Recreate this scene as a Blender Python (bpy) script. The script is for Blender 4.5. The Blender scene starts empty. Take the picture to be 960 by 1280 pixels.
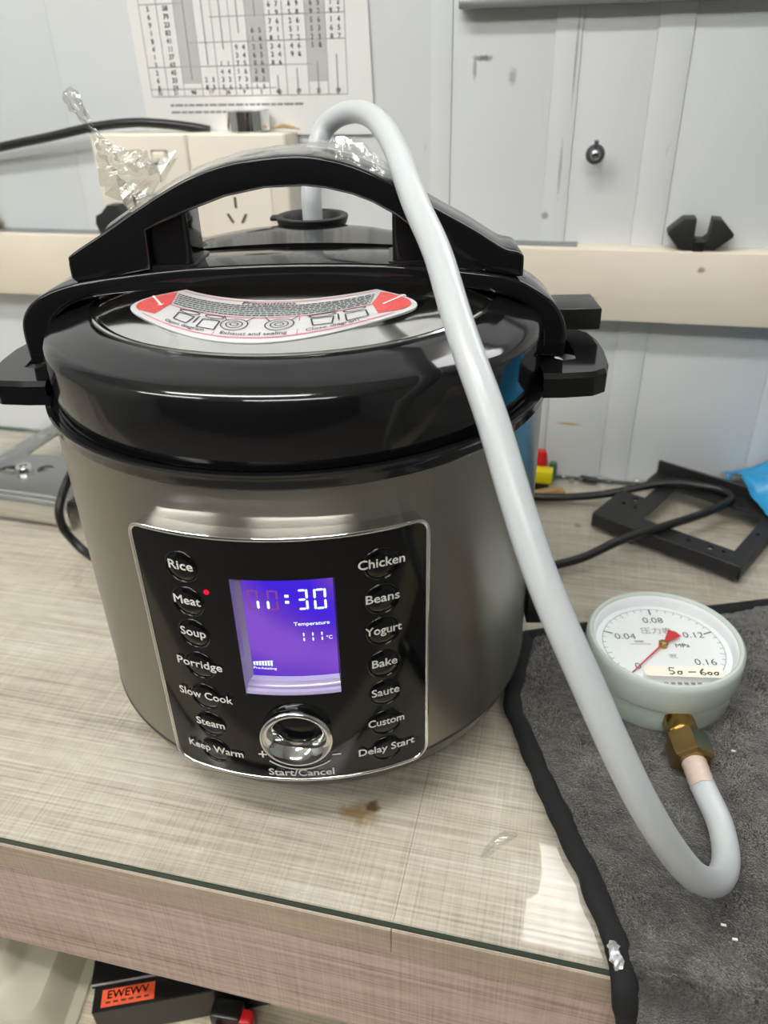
import bpy, bmesh, math, random
from math import sin, cos, pi, radians
from mathutils import Vector, Matrix, noise
from mathutils.geometry import delaunay_2d_cdt
random.seed(7)
S = bpy.context.scene
COL = S.collection

# ------------------------------------------------------------------ camera, world, lights, exposure
def srgb(h):
    h = h.lstrip('#')
    c = [int(h[i:i+2], 16)/255 for i in (0, 2, 4)]
    return tuple(v/12.92 if v <= .04045 else ((v+.055)/1.055)**2.4 for v in c) + (1.,)

YAW, PITCH, ROLL, FPX = 0.24803, 0.5359, -0.02645, 963.0
cam = bpy.data.cameras.new('camera'); camo = bpy.data.objects.new('camera', cam); COL.objects.link(camo)
f = Vector((-sin(YAW)*cos(PITCH), cos(YAW)*cos(PITCH), -sin(PITCH)))
r = Vector((cos(YAW), sin(YAW), 0)); u = r.cross(f)
r2 = cos(ROLL)*r + sin(ROLL)*u; u2 = -sin(ROLL)*r + cos(ROLL)*u
m = Matrix((r2, u2, -f)).transposed().to_4x4(); m.translation = (0.15639, -0.42555, 0.39074)
camo.matrix_world = m
cam.sensor_fit = 'VERTICAL'; cam.sensor_height = 36.0; cam.lens = FPX/1280*36.0
cam.clip_start = .02; cam.clip_end = 50
cam.dof.use_dof = True; cam.dof.focus_distance = .41; cam.dof.aperture_fstop = 8.5
S.camera = camo
S.view_settings.view_transform = 'Standard'; S.view_settings.look = 'None'
S.view_settings.gamma = 1; S.view_settings.use_curve_mapping = False
S.view_settings.exposure = 0.0
wd = bpy.data.worlds.new('world'); S.world = wd; wd.use_nodes = True
wd.node_tree.nodes['Background'].inputs[0].default_value = (.75, .82, .9, 1)
wd.node_tree.nodes['Background'].inputs[1].default_value = .3
CEIL = 1.55          # ceiling height above the desk top
LAMP = 42.0          # radiance of the ceiling tubes
WALL_LAMP = 9.0      # radiance of the lit panel high on the wall
LAMPS = [(-.35, -.55), (.35, -1.45), (-1.3, -1.2)]

# ------------------------------------------------------------------ materials
def P(name, col, rough=.5, metal=0, **kw):
    m = bpy.data.materials.new(name); m.use_nodes = True
    b = m.node_tree.nodes['Principled BSDF']
    b.inputs['Base Color'].default_value = srgb(col) if isinstance(col, str) else col
    b.inputs['Roughness'].default_value = rough; b.inputs['Metallic'].default_value = metal
    for k, v in kw.items():
        b.inputs[k.replace('_', ' ')].default_value = v
    return m
class NT:
    def __init__(s, m): s.t = m.node_tree; s.b = s.t.nodes.get('Principled BSDF')
    def n(s, typ, **kw):
        nd = s.t.nodes.new(typ)
        for k, v in kw.items():
            if isinstance(k, str) and hasattr(nd, k) and k not in nd.inputs: setattr(nd, k, v)
            else: nd.inputs[k].default_value = v
        return nd
    def l(s, a, b): s.t.links.new(a, b)
    def coords(s, scale, kind='pos', rot=(0, 0, 0)):
        if kind == 'pos': src = s.n('ShaderNodeNewGeometry').outputs['Position']
        else: src = s.n('ShaderNodeTexCoord').outputs['Object']
        mp = s.n('ShaderNodeMapping'); mp.inputs['Scale'].default_value = scale; mp.inputs['Rotation'].default_value = rot
        s.l(src, mp.inputs[0]); return mp.outputs[0]
    def noise(s, vec, scale=1, detail=3, rough=.5):
        nd = s.n('ShaderNodeTexNoise'); nd.inputs['Scale'].default_value = scale
        nd.inputs['Detail'].default_value = detail; nd.inputs['Roughness'].default_value = rough
        s.l(vec, nd.inputs['Vector']); return nd.outputs['Fac']
    def ramp(s, fac, stops):
        nd = s.n('ShaderNodeValToRGB'); e = nd.color_ramp.elements
        while len(e) < len(stops): e.new(.5)
        for i, (p, c) in enumerate(stops): e[i].position = p; e[i].color = srgb(c) if isinstance(c, str) else (c, c, c, 1)
        s.l(fac, nd.inputs[0]); return nd.outputs[0]
    def math(s, op, a, b=None):
        nd = s.n('ShaderNodeMath'); nd.operation = op
        for i, v in enumerate((a, b)):
            if v is None: continue
            if hasattr(v, 'links'): s.l(v, nd.inputs[i])
            else: nd.inputs[i].default_value = v
        return nd.outputs[0]
    def mix(s, fac, a, b, typ='MIX'):
        nd = s.n('ShaderNodeMix'); nd.data_type = 'RGBA'; nd.blend_type = typ
        for i, v in ((0, fac), (6, a), (7, b)):
            if hasattr(v, 'links'): s.l(v, nd.inputs[i])
            else: nd.inputs[i].default_value = srgb(v) if isinstance(v, str) else v
        return nd.outputs[2]
    def bump(s, h, strength=.2, dist=.001):
        nd = s.n('ShaderNodeBump'); nd.inputs['Strength'].default_value = strength; nd.inputs['Distance'].default_value = dist
        s.l(h, nd.inputs['Height']); s.l(nd.outputs[0], s.b.inputs['Normal'])
    def spot(s, c, rx, ry, soft=.35, wob=.5, axis=(0, 1)):
        """mask of one irregular stain centred on world point c"""
        pos = s.n('ShaderNodeNewGeometry').outputs['Position']
        sp = s.n('ShaderNodeSeparateXYZ'); s.l(pos, sp.inputs[0])
        a = s.math('DIVIDE', s.math('SUBTRACT', sp.outputs[axis[0]], c[0]), rx)
        b = s.math('DIVIDE', s.math('SUBTRACT', sp.outputs[axis[1]], c[1]), ry)
        d = s.math('SQRT', s.math('ADD', s.math('MULTIPLY', a, a), s.math('MULTIPLY', b, b)))
        nz = s.noise(pos, 1/min(rx, ry)*.9, 4)
        d = s.math('ADD', d, s.math('MULTIPLY', s.math('SUBTRACT', nz, .5), wob*4))
        mr = s.n('ShaderNodeMapRange'); mr.inputs[1].default_value = 1-soft; mr.inputs[2].default_value = 1+soft
        mr.inputs[3].default_value = 1; mr.inputs[4].default_value = 0
        s.l(d, mr.inputs[0]); return mr.outputs[0]

def wood(name, dark, mid, light, stain=False):
    m = P(name, mid, .45); t = NT(m)
    big = t.noise(t.coords((2.2, 26, 26)), 1.0, 4)
    fx = t.noise(t.coords((7, 560, 560)), 1.0, 3)
    fy = t.noise(t.coords((950, 8, 8)), 1.0, 3)
    fine = t.noise(t.coords((60, 160, 160)), 1.0, 2)
    v = t.math('ADD', t.math('MULTIPLY', big, .38), t.math('MULTIPLY', fx, .52))
    v = t.math('ADD', v, t.math('MULTIPLY', fy, .27)); v = t.math('ADD', v, t.math('MULTIPLY', fine, .2))
    c = t.ramp(v, [(.50, dark), (.68, mid), (.88, light)])
    if stain:
        k = t.math('MULTIPLY', t.spot((.062, -.130), .010, .007, .5, .5), .75); c = t.mix(k, c, '#8a6a2e')
        k = t.math('MULTIPLY', t.spot((.068, -.1245), .004, .004, .4, .4), .9); c = t.mix(k, c, '#5c4218')
    t.l(c, t.b.inputs['Base Color']); t.bump(t.math('ADD', fx, fy), .12, .0006)
    return m
M = {}
M['desk'] = wood('desk laminate', '#94897c', '#bfb4a5', '#dcd4ca', True)
M['band'] = wood('edge band laminate', '#918270', '#a89885', '#bbac99')
M['apron'] = wood('apron laminate', '#93796c', '#bba398', '#d6c2b6')
M['shelf'] = wood('shelf laminate', '#8f8469', '#b4aa92', '#d0c8b2')
M['black'] = P('black gloss plastic', (.006, .006, .0065, 1), .09, IOR=1.5)
t = NT(M['black']); t.bump(t.noise(t.coords((1, 1, 1), 'obj'), 22, 2), .05, .002)
M['black_soft'] = P('black satin plastic', (.010, .010, .010, 1), .28)
M['black_matte'] = P('black matte plastic', (.014, .014, .014, 1), .5)
M['panel'] = P('black panel gloss', (.003, .003, .003, 1), .08, IOR=1.42)
M['chrome'] = P('chrome', '#e2e2e0', .05, 1)
M['chrome_soft'] = P('polished steel', '#d6d5d0', .10, 1)
m = P('brushed steel', '#96938b', .27, 1, Anisotropic=.85, Anisotropic_Rotation=.25); t = NT(m); M['steel'] = m
tg = t.n('ShaderNodeTangent'); tg.direction_type = 'RADIAL'; tg.axis = 'Z'; t.l(tg.outputs[0], t.b.inputs['Tangent'])
nz = t.noise(t.coords((2.5, 2.5, 2600), 'obj'), 1, 2)
mr = t.n('ShaderNodeMapRange'); mr.inputs[3].default_value = .27; mr.inputs[4].default_value = .34; t.l(nz, mr.inputs[0]); t.l(mr.outputs[0], t.b.inputs['Roughness'])
M['base'] = P('dark grey metallic plastic', '#5a5a58', .3, .7)
M['white_print'] = P('white print', '#e6e4de', .5)
M['grey_print'] = P('grey print', '#8d8b88', .5)
M['ink'] = P('dark ink', '#2a2c2c', .6)
M['ink_teal'] = P('dark teal ink', '#33504c', .6)
M['ink_soft'] = P('soft grey ink', '#8b8d8c', .7)
M['ink_mid'] = P('mid grey ink', '#a9abaa', .7)
M['pink_line'] = P('pink line print', '#d9728a', .5)
M['sticker'] = P('silver white sticker', '#c9c9c9', .3)
m = P('red hatched print', '#d24a48', .4); t = NT(m); M['red_print'] = m
nz = t.noise(t.coords((1, 1, 1)), 1500, 2); t.l(t.ramp(nz, [(.3, '#c23338'), (.7, '#e0706a')]), t.b.inputs['Base Color'])
M['red'] = P('red plastic', '#c81f22', .35)
def emit(name, col, s):
    m = bpy.data.materials.new(name); m.use_nodes = True; t = m.node_tree; t.nodes.clear()
    e = t.nodes.new('ShaderNodeEmission'); e.inputs[0].default_value = srgb(col) if isinstance(col, str) else col; e.inputs[1].default_value = s
    o = t.nodes.new('ShaderNodeOutputMaterial'); t.links.new(e.outputs[0], o.inputs[0]); return m
M['digit'] = emit('lit display segment', '#e8fbff', 1.25)
M['ghost'] = emit('unlit display segment', '#8a4a92', 1.0)
M['led'] = emit('red indicator glow', '#ff1530', 1.6)
m = emit('violet backlit display', '#6a3cc8', 1.0); M['screen'] = m; t = NT(m)
e = [n for n in m.node_tree.nodes if n.type == 'EMISSION'][0]
nz = t.noise(t.coords((1, 1, 1), 'obj'), 26, 0); t.l(t.ramp(nz, [(.3, '#4527dc'), (.5, '#643ac4'), (.72, '#8452cc')]), e.inputs[0])
M['lamp'] = emit('lit tube diffuser', (1, .98, .955, 1), LAMP)
M['wall_lamp'] = emit('lit panel diffuser', (1, 1, 1, 1), WALL_LAMP)
def glassy(name, tint, gloss=1.0, ior=1.45, rough=.02, base=0., bump=None):
    m = bpy.data.materials.new(name); m.use_nodes = True; t = NT(m); t.t.nodes.clear()
    tr = t.n('ShaderNodeBsdfTransparent'); tr.inputs[0].default_value = srgb(tint)
    gl = t.n('ShaderNodeBsdfGlossy'); gl.inputs['Roughness'].default_value = rough; gl.inputs[0].default_value = (gloss, gloss, gloss, 1)
    fr = t.n('ShaderNodeFresnel'); fr.inputs[0].default_value = ior
    bf = t.n('ShaderNodeNewGeometry').outputs['Backfacing']
    fac = t.math('MULTIPLY', t.math('ADD', fr.outputs[0], base), t.math('SUBTRACT', 1.0, bf))
    if bump:
        nz = t.noise(t.coords((1, 1, 1), 'obj'), bump[0], 4); bp = t.n('ShaderNodeBump'); bp.inputs['Strength'].default_value = bump[1]; bp.inputs['Distance'].default_value = .002
        t.l(nz, bp.inputs['Height']); t.l(bp.outputs[0], gl.inputs['Normal']); t.l(bp.outputs[0], fr.inputs['Normal'])
    mx = t.n('ShaderNodeMixShader'); t.l(fac, mx.inputs[0]); t.l(tr.outputs[0], mx.inputs[1]); t.l(gl.outputs[0], mx.inputs[2])
    o = t.n('ShaderNodeOutputMaterial'); t.l(mx.outputs[0], o.inputs[0]); return m
M['glass'] = glassy('desk glass', '#fdfefd')
M['gauge_glass'] = glassy('gauge glass', '#fafcfa', .8)
M['acrylic'] = P('display surround in backlight lilac', '#b3abd0', .12, 0, Subsurface_Weight=.3, Subsurface_Scale=.004, Coat_Weight=.5)  # clear plastic; the violet backlight's glow is put into its base colour
M['film'] = glassy('clear plastic film', '#f4f4f2', 1, 1.5, .12, .13, (150, .8))
M['glass_edge'] = P('green glass edge', '#16362b', .2)
M['brass'] = P('brass', '#b08f45', .26, 1); t = NT(M['brass'])
t.l(t.ramp(t.noise(t.coords((1, 1, 1)), 160, 3), [(.3, '#8d6f35'), (.7, '#b99a58')]), t.b.inputs['Base Color'])
M['bronze'] = P('dull bronze', '#a08558', .33, 1)
M['silicone'] = P('milky silicone', '#bfc5c6', .3, 0, Subsurface_Weight=.5, Subsurface_Scale=.01)
M['silicone'].node_tree.nodes['Principled BSDF'].inputs['Subsurface Radius'].default_value = (1, .9, .8)
m = P('pinkish stretched silicone', '#cbb6a6', .35); M['sil_end'] = m; t = NT(m)
wv = t.n('ShaderNodeTexNoise'); wv.inputs['Scale'].default_value = 260; t.l(t.ramp(wv.outputs[0], [(.35, '#b79f93'), (.65, '#d9cabd')]), t.b.inputs['Base Color'])
M['mint'] = P('pale green painted metal', '#b9c7bb', .3); M['mint_rim'] = P('pale green grey bezel', '#bfcac1', .25)
M['dial'] = P('white dial', '#eceef2', .5)
M['paper'] = P('white paper', '#e4e4e0', .7); M['paper_grey'] = P('grey printed column', '#bdbdba', .7)
M['ivory_label'] = P('ivory paper label', '#efe9d8', .6)
m = P('painted steel wall', '#c9cccb', .38); M['wall'] = m; t = NT(m)
c = t.ramp(t.noise(t.coords((2, 2, 1.2)), 2.2, 3), [(.3, '#cdd3d4'), (.7, '#d9dcdc')])
sc = t.noise(t.coords((60, 60, 16)), 1.0, 5, .65)
scm = t.math('MULTIPLY', t.ramp(sc, [(.705, 0.), (.76, 1.)]), .55); c = t.mix(scm, c, '#6d7071')
for (cx, cz, rx, rz, colr, k) in [(.063, .386, .007, .002, '#4c4e4f', .8), (.056, .379, .0015, .008, '#6a6c6d', .6), (.088, .372, .003, .006, '#8a8c8c', .6), (.124, .262, .003, .003, '#55585a', .6), (.1645, .0595, .011, .0012, '#b98f45', .9),
                                   (.134, .30, .0012, .02, '#85888a', .6), (.139, .385, .0008, .03, '#606264', .6)]:
    c = t.mix(t.math('MULTIPLY', t.spot((cx, cz), rx, rz, .4, .35, (0, 2)), k), c, colr)
t.l(c, t.b.inputs['Base Color'])
M['rail'] = P('cream painted trunking', '#e3d9c6', .45); t = NT(M['rail'])
c = t.ramp(t.noise(t.coords((8, 8, 20)), 1.0, 4), [(.3, '#ded3bf'), (.7, '#e8dfce')])
c = t.mix(t.math('MULTIPLY', t.spot((.262, .2235), .003, .0022, .4, .3, (0, 2)), .8), c, '#7c6a4c')
c = t.mix(t.math('MULTIPLY', t.spot((.171, .196), .006, .0014, .4, .4, (0, 2)), .6), c, '#a8977a'); t.l(c, t.b.inputs['Base Color'])
M['socket'] = P('ivory socket plastic', '#e9e2d3', .35)
M['grey_metal'] = P('grey metal', '#8d8f90', .4, .6)
M['ceiling'] = P('white ceiling', '#dcdcd8', .8)
M['room'] = P('grey wall paint', '#b4b6b4', .8)
M['room_front'] = P('darkened unseen wall', '#4a4540', .8)  # wall out of view, colour kept dark so black gloss parts reflect dark
M['floor'] = P('grey floor', '#8e8a84', .6)
m = P('charcoal plush', '#5c5c5e', .95, Sheen_Weight=.5, Sheen_Roughness=.5); M['towel'] = m; t = NT(m)
a1 = t.noise(t.coords((1, 1, 1)), 60, 4, .6); a2 = t.noise(t.coords((1, 1, 1)), 900, 3, .6)
v = t.math('ADD', t.math('MULTIPLY', a1, .55), t.math('MULTIPLY', a2, .5))
t.l(t.ramp(v, [(.38, '#2a2826'), (.53, '#464440'), (.68, '#6c6963')]), t.b.inputs['Base Color']); t.bump(t.math('ADD', a1, a2), .8, .002)
m = P('charcoal plush pile', '#5c5c5e', .9); M['pile'] = m; t = NT(m)
v = t.math('ADD', t.math('MULTIPLY', t.noise(t.coords((1, 1, 1)), 45, 4, .6), .6), t.math('MULTIPLY', t.noise(t.coords((1, 1, 1)), 700, 2, .6), .42))
t.l(t.ramp(v, [(.36, '#2c2a28'), (.52, '#4d4a46'), (.68, '#7b7771')]), t.b.inputs['Base Color'])
m = P('black hem cloth', '#0d0d0e', .85); M['hem'] = m; t = NT(m); t.bump(t.noise(t.coords((1, 1, 1)), 400, 3), .5, .001)
M['foil'] = P('torn grey foil', '#c9c9cb', .3, .6)
m = P('translucent blue plastic', '#2f9fd6', .3, 0, Subsurface_Weight=.3, Subsurface_Scale=.02); M['blue'] = m
M['yellow'] = P('yellow plastic', '#e6d417', .4); M['brown'] = P('brown cardboard', '#b98d55', .8); M['green'] = P('green plastic', '#3f6f55', .5)
M['cable'] = P('black cable rubber', '#141414', .35)
M['crystal'] = glassy('clear plastic bead', '#e6e6e6', 1, 1.5, .05, .2)
m = P('frosted clear plastic', '#d3d0bd', .25, 0, Transmission_Weight=.0, Alpha=.5); M['frosted'] = m
M['orange'] = P('orange label', '#e0562a', .55)
M['zinc'] = P('zinc plated steel', '#a9abad', .22, 1)
M['dark_zinc'] = P('dull dark steel', '#77797a', .35, .8)
M['tan'] = P('tan fibre', '#b59a6c', .7)

# ------------------------------------------------------------------ mesh helpers
class MB:
    def __init__(s): s.v = []; s.f = []; s.mi = []
    def add(s, vs, fs, mi=0):
        k = len(s.v); s.v += [Vector(v) for v in vs]; s.f += [tuple(i+k for i in q) for q in fs]; s.mi += [mi]*len(fs); return s
    def bm(s, b, mi=0):
        b.verts.index_update(); s.add([v.co.copy() for v in b.verts], [[v.index for v in q.verts] for q in b.faces], mi); b.free(); return s
    def box(s, x0, x1, y0, y1, z0, z1, bev=0, seg=2, mat=None, mi=0):
        b = bmesh.new(); bmesh.ops.create_cube(b, size=1)
        for v in b.verts: v.co = Vector(((x0+x1)/2+v.co.x*(x1-x0), (y0+y1)/2+v.co.y*(y1-y0), (z0+z1)/2+v.co.z*(z1-z0)))
        if bev: bmesh.ops.bevel(b, geom=b.edges[:], offset=bev, segments=seg, affect='EDGES', profile=.5)
        if mat is not None: b.transform(mat)
        return s.bm(b, mi)
    def lathe(s, prof, n=64, c=(0, 0, 0), mat=None, a0=0, a1=2*pi, mi=0):
        full = abs(a1-a0-2*pi) < 1e-6; vs = []; fs = []; k = n if full else n+1
        for i in range(k):
            a = a0+(a1-a0)*i/n
            for (R, z) in prof: vs.append(Vector((R*cos(a), R*sin(a), z)))
        L = len(prof)
        for i in range(n):
            j = (i+1) % k
            for q in range(L-1):
                if prof[q][0] < 1e-7 and prof[q+1][0] < 1e-7: continue
                if prof[q][0] < 1e-7: fs.append((i*L+q, j*L+q+1, i*L+q+1))
                elif prof[q+1][0] < 1e-7: fs.append((i*L+q, j*L+q, i*L+q+1))
                else: fs.append((i*L+q, j*L+q, j*L+q+1, i*L+q+1))
        T = mat if mat is not None else Matrix.Translation(c)
        return s.add([T @ v for v in vs], fs, mi)
    def tube(s, pts, rad, n=14, cap=True, mi=0, flat=1.0, wob=0):
        pts = [Vector(p) for p in pts]; L = len(pts)
        if not hasattr(rad, '__len__'): rad = [rad]*L
        up = Vector((0, 0, 1)); vs = []; fs = []; prev = None
        for i, p in enumerate(pts):
            t = (pts[min(i+1, L-1)]-pts[max(i-1, 0)]).normalized()
            if prev is None:
                a = t.cross(up); a = a if a.length > 1e-4 else t.cross(Vector((1, 0, 0))); a.normalize()
            else: a = (prev-t*prev.dot(t)).normalized()
            prev = a; b = t.cross(a)
            for k in range(n):
                an = 2*pi*k/n; q = rad[i]*(1+(random.uniform(-wob, wob) if wob else 0))
                vs.append(p+a*cos(an)*q+b*sin(an)*q*flat)
        for i in range(L-1):
            for k in range(n):
                k2 = (k+1) % n; fs.append((i*n+k, i*n+k2, (i+1)*n+k2, (i+1)*n+k))
        if cap: fs.append(tuple(range(n))[::-1]); fs.append(tuple((L-1)*n+k for k in range(n)))
        return s.add(vs, fs, mi)
    def prism(s, poly, fn, d0, d1, holes=(), step=None, mi=0):
        """2d outline (with holes) filled and given depth: fn(x, y, d) -> 3d"""
        v2, tr, loops = fill2d(poly, holes, step); n = len(v2)
        s.add([fn(x, y, d1) for x, y in v2], tr, mi); s.add([fn(x, y, d0) for x, y in v2], [q[::-1] for q in tr], mi)
        for lp in ([poly]+list(holes)):
            k = len(lp); s.add([fn(x, y, d1) for x, y in lp]+[fn(x, y, d0) for x, y in lp], [(i, (i+1) % k, k+(i+1) % k, k+i) for i in range(k)], mi)
        return s
    def build(s, name, mat, parent=None, smooth=None, world=True, weld=True):
        me = bpy.data.meshes.new(name)
        vs = s.v
        if parent is not None and world:
            inv = full_matrix(parent).inverted(); vs = [inv @ v for v in vs]
        me.from_pydata([tuple(v) for v in vs], [], s.f)
        mats = mat if isinstance(mat, (list, tuple)) else [mat]
        for q in mats: me.materials.append(q)
        for p, k in zip(me.polygons, s.mi): p.material_index = k
        b = bmesh.new(); b.from_mesh(me)
        if weld: bmesh.ops.remove_doubles(b, verts=b.verts[:], dist=1e-6)
        bmesh.ops.recalc_face_normals(b, faces=b.faces[:]); b.to_mesh(me); b.free()
        if smooth is not None:
            me.shade_smooth()
            if smooth < 179: me.set_sharp_from_angle(angle=radians(smooth))
        o = bpy.data.objects.new(name, me); COL.objects.link(o)
        if parent is not None: o.parent = parent
        return o
def full_matrix(o):
    m = Matrix.Translation(o.location) @ o.rotation_euler.to_matrix().to_4x4()
    return full_matrix(o.parent) @ m if o.parent else m
def inside(p, poly):
    x, y = p; c = False; n = len(poly); j = n-1
    for i in range(n):
        xi, yi = poly[i]; xj, yj = poly[j]
        if (yi > y) != (yj > y) and x < (xj-xi)*(y-yi)/(yj-yi)+xi: c = not c
        j = i
    return c
def fill2d(poly, holes=(), step=None):
    pts = []; edges = []
    for lp in [poly]+list(holes):
        k = len(pts); n = len(lp); pts += [Vector((p[0], p[1])) for p in lp]; edges += [(k+i, k+(i+1) % n) for i in range(n)]
    if step:
        xs = [p[0] for p in poly]; ys = [p[1] for p in poly]; x = min(xs)+step*.5
        while x < max(xs):
            y = min(ys)+step*.5
            while y < max(ys):
                if inside((x, y), poly) and not any(inside((x, y), h) for h in holes): pts.append(Vector((x, y)))
                y += step
            x += step
    v, e, fcs, *_ = delaunay_2d_cdt(pts, edges, [], 0, 1e-9)
    out = []
    for q in fcs:
        c = sum((v[i] for i in q), Vector((0, 0)))/len(q)
        if inside(c, poly) and not any(inside(c, h) for h in holes): out.append(tuple(q))
    return [(p.x, p.y) for p in v], out, None
def rrect(x0, x1, y0, y1, rad, n=6, dense=None):
    rads = rad if hasattr(rad, '__len__') else (rad,)*4; out = []
    for (cx, cy, a0, q) in ((x1-rads[0], y1-rads[0], 0, rads[0]), (x0+rads[1], y1-rads[1], 90, rads[1]), (x0+rads[2], y0+rads[2], 180, rads[2]), (x1-rads[3], y0+rads[3], 270, rads[3])):
        for i in range(n+1): a = radians(a0+90*i/n); out.append((cx+q*cos(a), cy+q*sin(a)))
    if dense:
        o2 = []
        for i, p in enumerate(out):
            q = out[(i+1) % len(out)]; d = math.hypot(q[0]-p[0], q[1]-p[1]); k = max(1, int(d/dense))
            o2 += [(p[0]+(q[0]-p[0])*j/k, p[1]+(q[1]-p[1])*j/k) for j in range(k)]
        out = o2
    return out
def spline(pts, n=8):
    pts = [Vector(p) for p in pts]; out = []
    for i in range(len(pts)-1):
        p0 = pts[max(i-1, 0)]; p1 = pts[i]; p2 = pts[i+1]; p3 = pts[min(i+2, len(pts)-1)]
        for k in range(n):
            t = k/n; out.append(.5*((2*p1)+(p2-p0)*t+(2*p0-5*p1+4*p2-p3)*t*t+(3*p1-p0-3*p2+p3)*t**3))
    out.append(pts[-1]); return out
def text2d(body, size, bold=0., align='CENTER'):
    """triangulated lettering lying in 2d (as a mesh, no font object left behind)"""
    c = bpy.data.curves.new('lettering', 'FONT'); c.body = body; c.size = size; c.align_x = align; c.align_y = 'CENTER'; c.offset = bold*size; c.resolution_u = 3
    o = bpy.data.objects.new('lettering', c); COL.objects.link(o); bpy.context.view_layer.update()
    e = o.evaluated_get(bpy.context.evaluated_depsgraph_get()); me = e.to_mesh()
    v = [(p.co.x, p.co.y) for p in me.vertices]; fs = [tuple(p.vertices) for p in me.polygons]; e.to_mesh_clear()
    bpy.data.objects.remove(o); bpy.data.curves.remove(c); return v, fs
def add_text(mb, body, size, fn, bold=0., align='CENTER', width=None):
    # heavier strokes: the same glyphs laid down again, a hair to either side
    if bold > .01:
        e = bold*size*.9
        for dx, dy in ((e, 0), (-e, 0), (0, e), (0, -e)): add_text(mb, body, size, lambda x, y: fn(x+dx, y+dy), 0, align, width)
        return
    v, fs = text2d(body, size, bold, align)
    if width:
        x0 = min(p[0] for p in v); x1 = max(p[0] for p in v); k = width/(x1-x0); v = [((p[0]-(x0+x1)/2)*k, p[1]) for p in v]
    mb.add([fn(x, y) for x, y in v], fs)
def empty(name, loc, label=None, cat=None, group=None, rz=0):
    o = bpy.data.objects.new(name, None); o.empty_display_size = .01; COL.objects.link(o); o.location = loc; o.rotation_euler = (0, 0, rz); tag(o, label, cat, group); return o
def tag(o, label=None, cat=None, group=None, kind=None):
    for k, v in (('label', label), ('category', cat), ('group', group), ('kind', kind)):
        if v: o[k] = v
    return o
def structure(name, mb, mat, smooth=None):
    return tag(mb.build(name, mat, None, smooth), kind='structure')
def copy_tree(o, parent=None):
    c = o.copy(); COL.objects.link(c)
    if parent: c.parent = parent
    for ch in list(o.children): copy_tree(ch, c)
    return c

# ------------------------------------------------------------------ the room
YW = .325
FLOOR = -.75
wall = structure('wall_back', MB().box(-2.2, 2.2, YW+.0015, YW+.06, FLOOR, CEIL), M['wall'])
seams = [-2.2, -1.6, -1.1, -.72, -.3427, -.16, .018, .0366, .121, .1426, .2009, .2283, .34, .362, .72, 1.2, 1.7, 2.2]
for a, b in zip(seams, seams[1:]):
    narrow = b-a < .03
    MB().box(a+.0001, b-.0001, YW-(.0012 if narrow else 0), YW+.002, FLOOR, CEIL, .0006 if narrow else .0003, 2).build('wall_panel', M['wall'], wall, 30)
structure('floor', MB().box(-2.2, 2.2, -2.4, YW+.06, FLOOR-.04, FLOOR), M['floor'])
structure('ceiling', MB().box(-2.2, 2.2, -2.4, YW+.06, CEIL, CEIL+.04), M['ceiling'])
structure('wall_left', MB().box(-2.26, -2.2, -2.4, YW+.06, FLOOR, CEIL), M['room'])
structure('wall_right', MB().box(2.2, 2.26, -2.4, YW+.06, FLOOR, CEIL), M['room'])
structure('wall_front', MB().box(-2.26, 2.26, -2.46, -2.4, FLOOR, CEIL), M['room_front'])
tr = structure('trim_1', MB().box(-2.0, 2.0, .3, YW, .1755, .2385, .0015, 2), M['rail'], 30)
MB().box(-2.0, .155, .309, YW, .2383, .2398, .0004, 1).build('grey_strip', M['grey_metal'], tr)

for i, (lx, ly) in enumerate(LAMPS):
    o = empty('ceiling_light', (lx, ly, CEIL-.07), ['long white tube fitting on the ceiling above the desk', 'long white tube fitting on the ceiling behind the camera', 'long white tube fitting on the ceiling to the left'][i], 'lamp')
    MB().box(lx-.6, lx+.6, ly-.07, ly+.07, CEIL-.04, CEIL-.001, .004).build('lamp_body', M['ceiling'], o)
    MB().box(lx-.58, lx+.58, ly-.05, ly+.05, CEIL-.07, CEIL-.04, .01, 3).build('diffuser', M['lamp'], o)
o = empty('wall_light', (.38, YW, .57), 'lit white panel lamp fixed high on the painted wall', 'lamp')
MB().box(.165, .615, YW-.03, YW-.0005, .555, .815, .01).build('lamp_body', M['socket'], o, 30)
MB().box(.178, .602, YW-.036, YW-.03, .568, .802, .0025).build('diffuser', M['wall_lamp'], o)

# wall board above the picture's top right
o = empty('notice_board', (.16, YW, .424), 'grey metal edged board at the top right of the wall', 'board')
MB().box(.045, .75, YW-.012, YW-.0022, .4265, .54, .001).build('board_face', M['wall'], o)
MB().box(.043, .752, YW-.015, YW-.002, .4205, .4275, .0012).build('bottom_edge', M['grey_metal'], o, 30)

# ------------------------------------------------------------------ desk
desk = empty('work_desk', (.1, .06, FLOOR), 'wood grain laminate work desk with a deep front apron along the wall', 'desk')
YE = -.1968
MB().box(-1.6, .09645, YE, .3245, -.0255, -.0052, .0004).build('tabletop_panel', M['desk'], desk)
MB().box(.09655, 1.3, YE, .3245, -.0255, -.0052, .0004).build('tabletop_panel', M['desk'], desk)
MB().box(-1.6, .0962, YE-.0012, YE+.0002, -.0255, -.0052, .0003).build('edge_band', M['band'], desk)
MB().box(.0968, 1.3, YE-.0012, YE+.0002, -.0255, -.0052, .0003).build('edge_band', M['band'], desk)
MB().box(-1.6, 1.3, -.196, -.178, -.1155, -.0257, .0006).build('apron', M['apron'], desk)
MB().box(-1.58, 1.28, -.40, .32, -.222, -.202, .0006).build('shelf', M['shelf'], desk)
for x in (-1.6, 1.28): MB().box(x, x+.02, -.4 if x < 0 else -.19, .32, FLOOR, -.026, .0006).build('side_panel', M['band'], desk)
gl = MB().box(-1.6, 1.3, YE+.0003, .3235, -.0050, 0, .0003, 1)
g = gl.build('glass_sheet', [M['glass'], M['glass_edge']])
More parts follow.
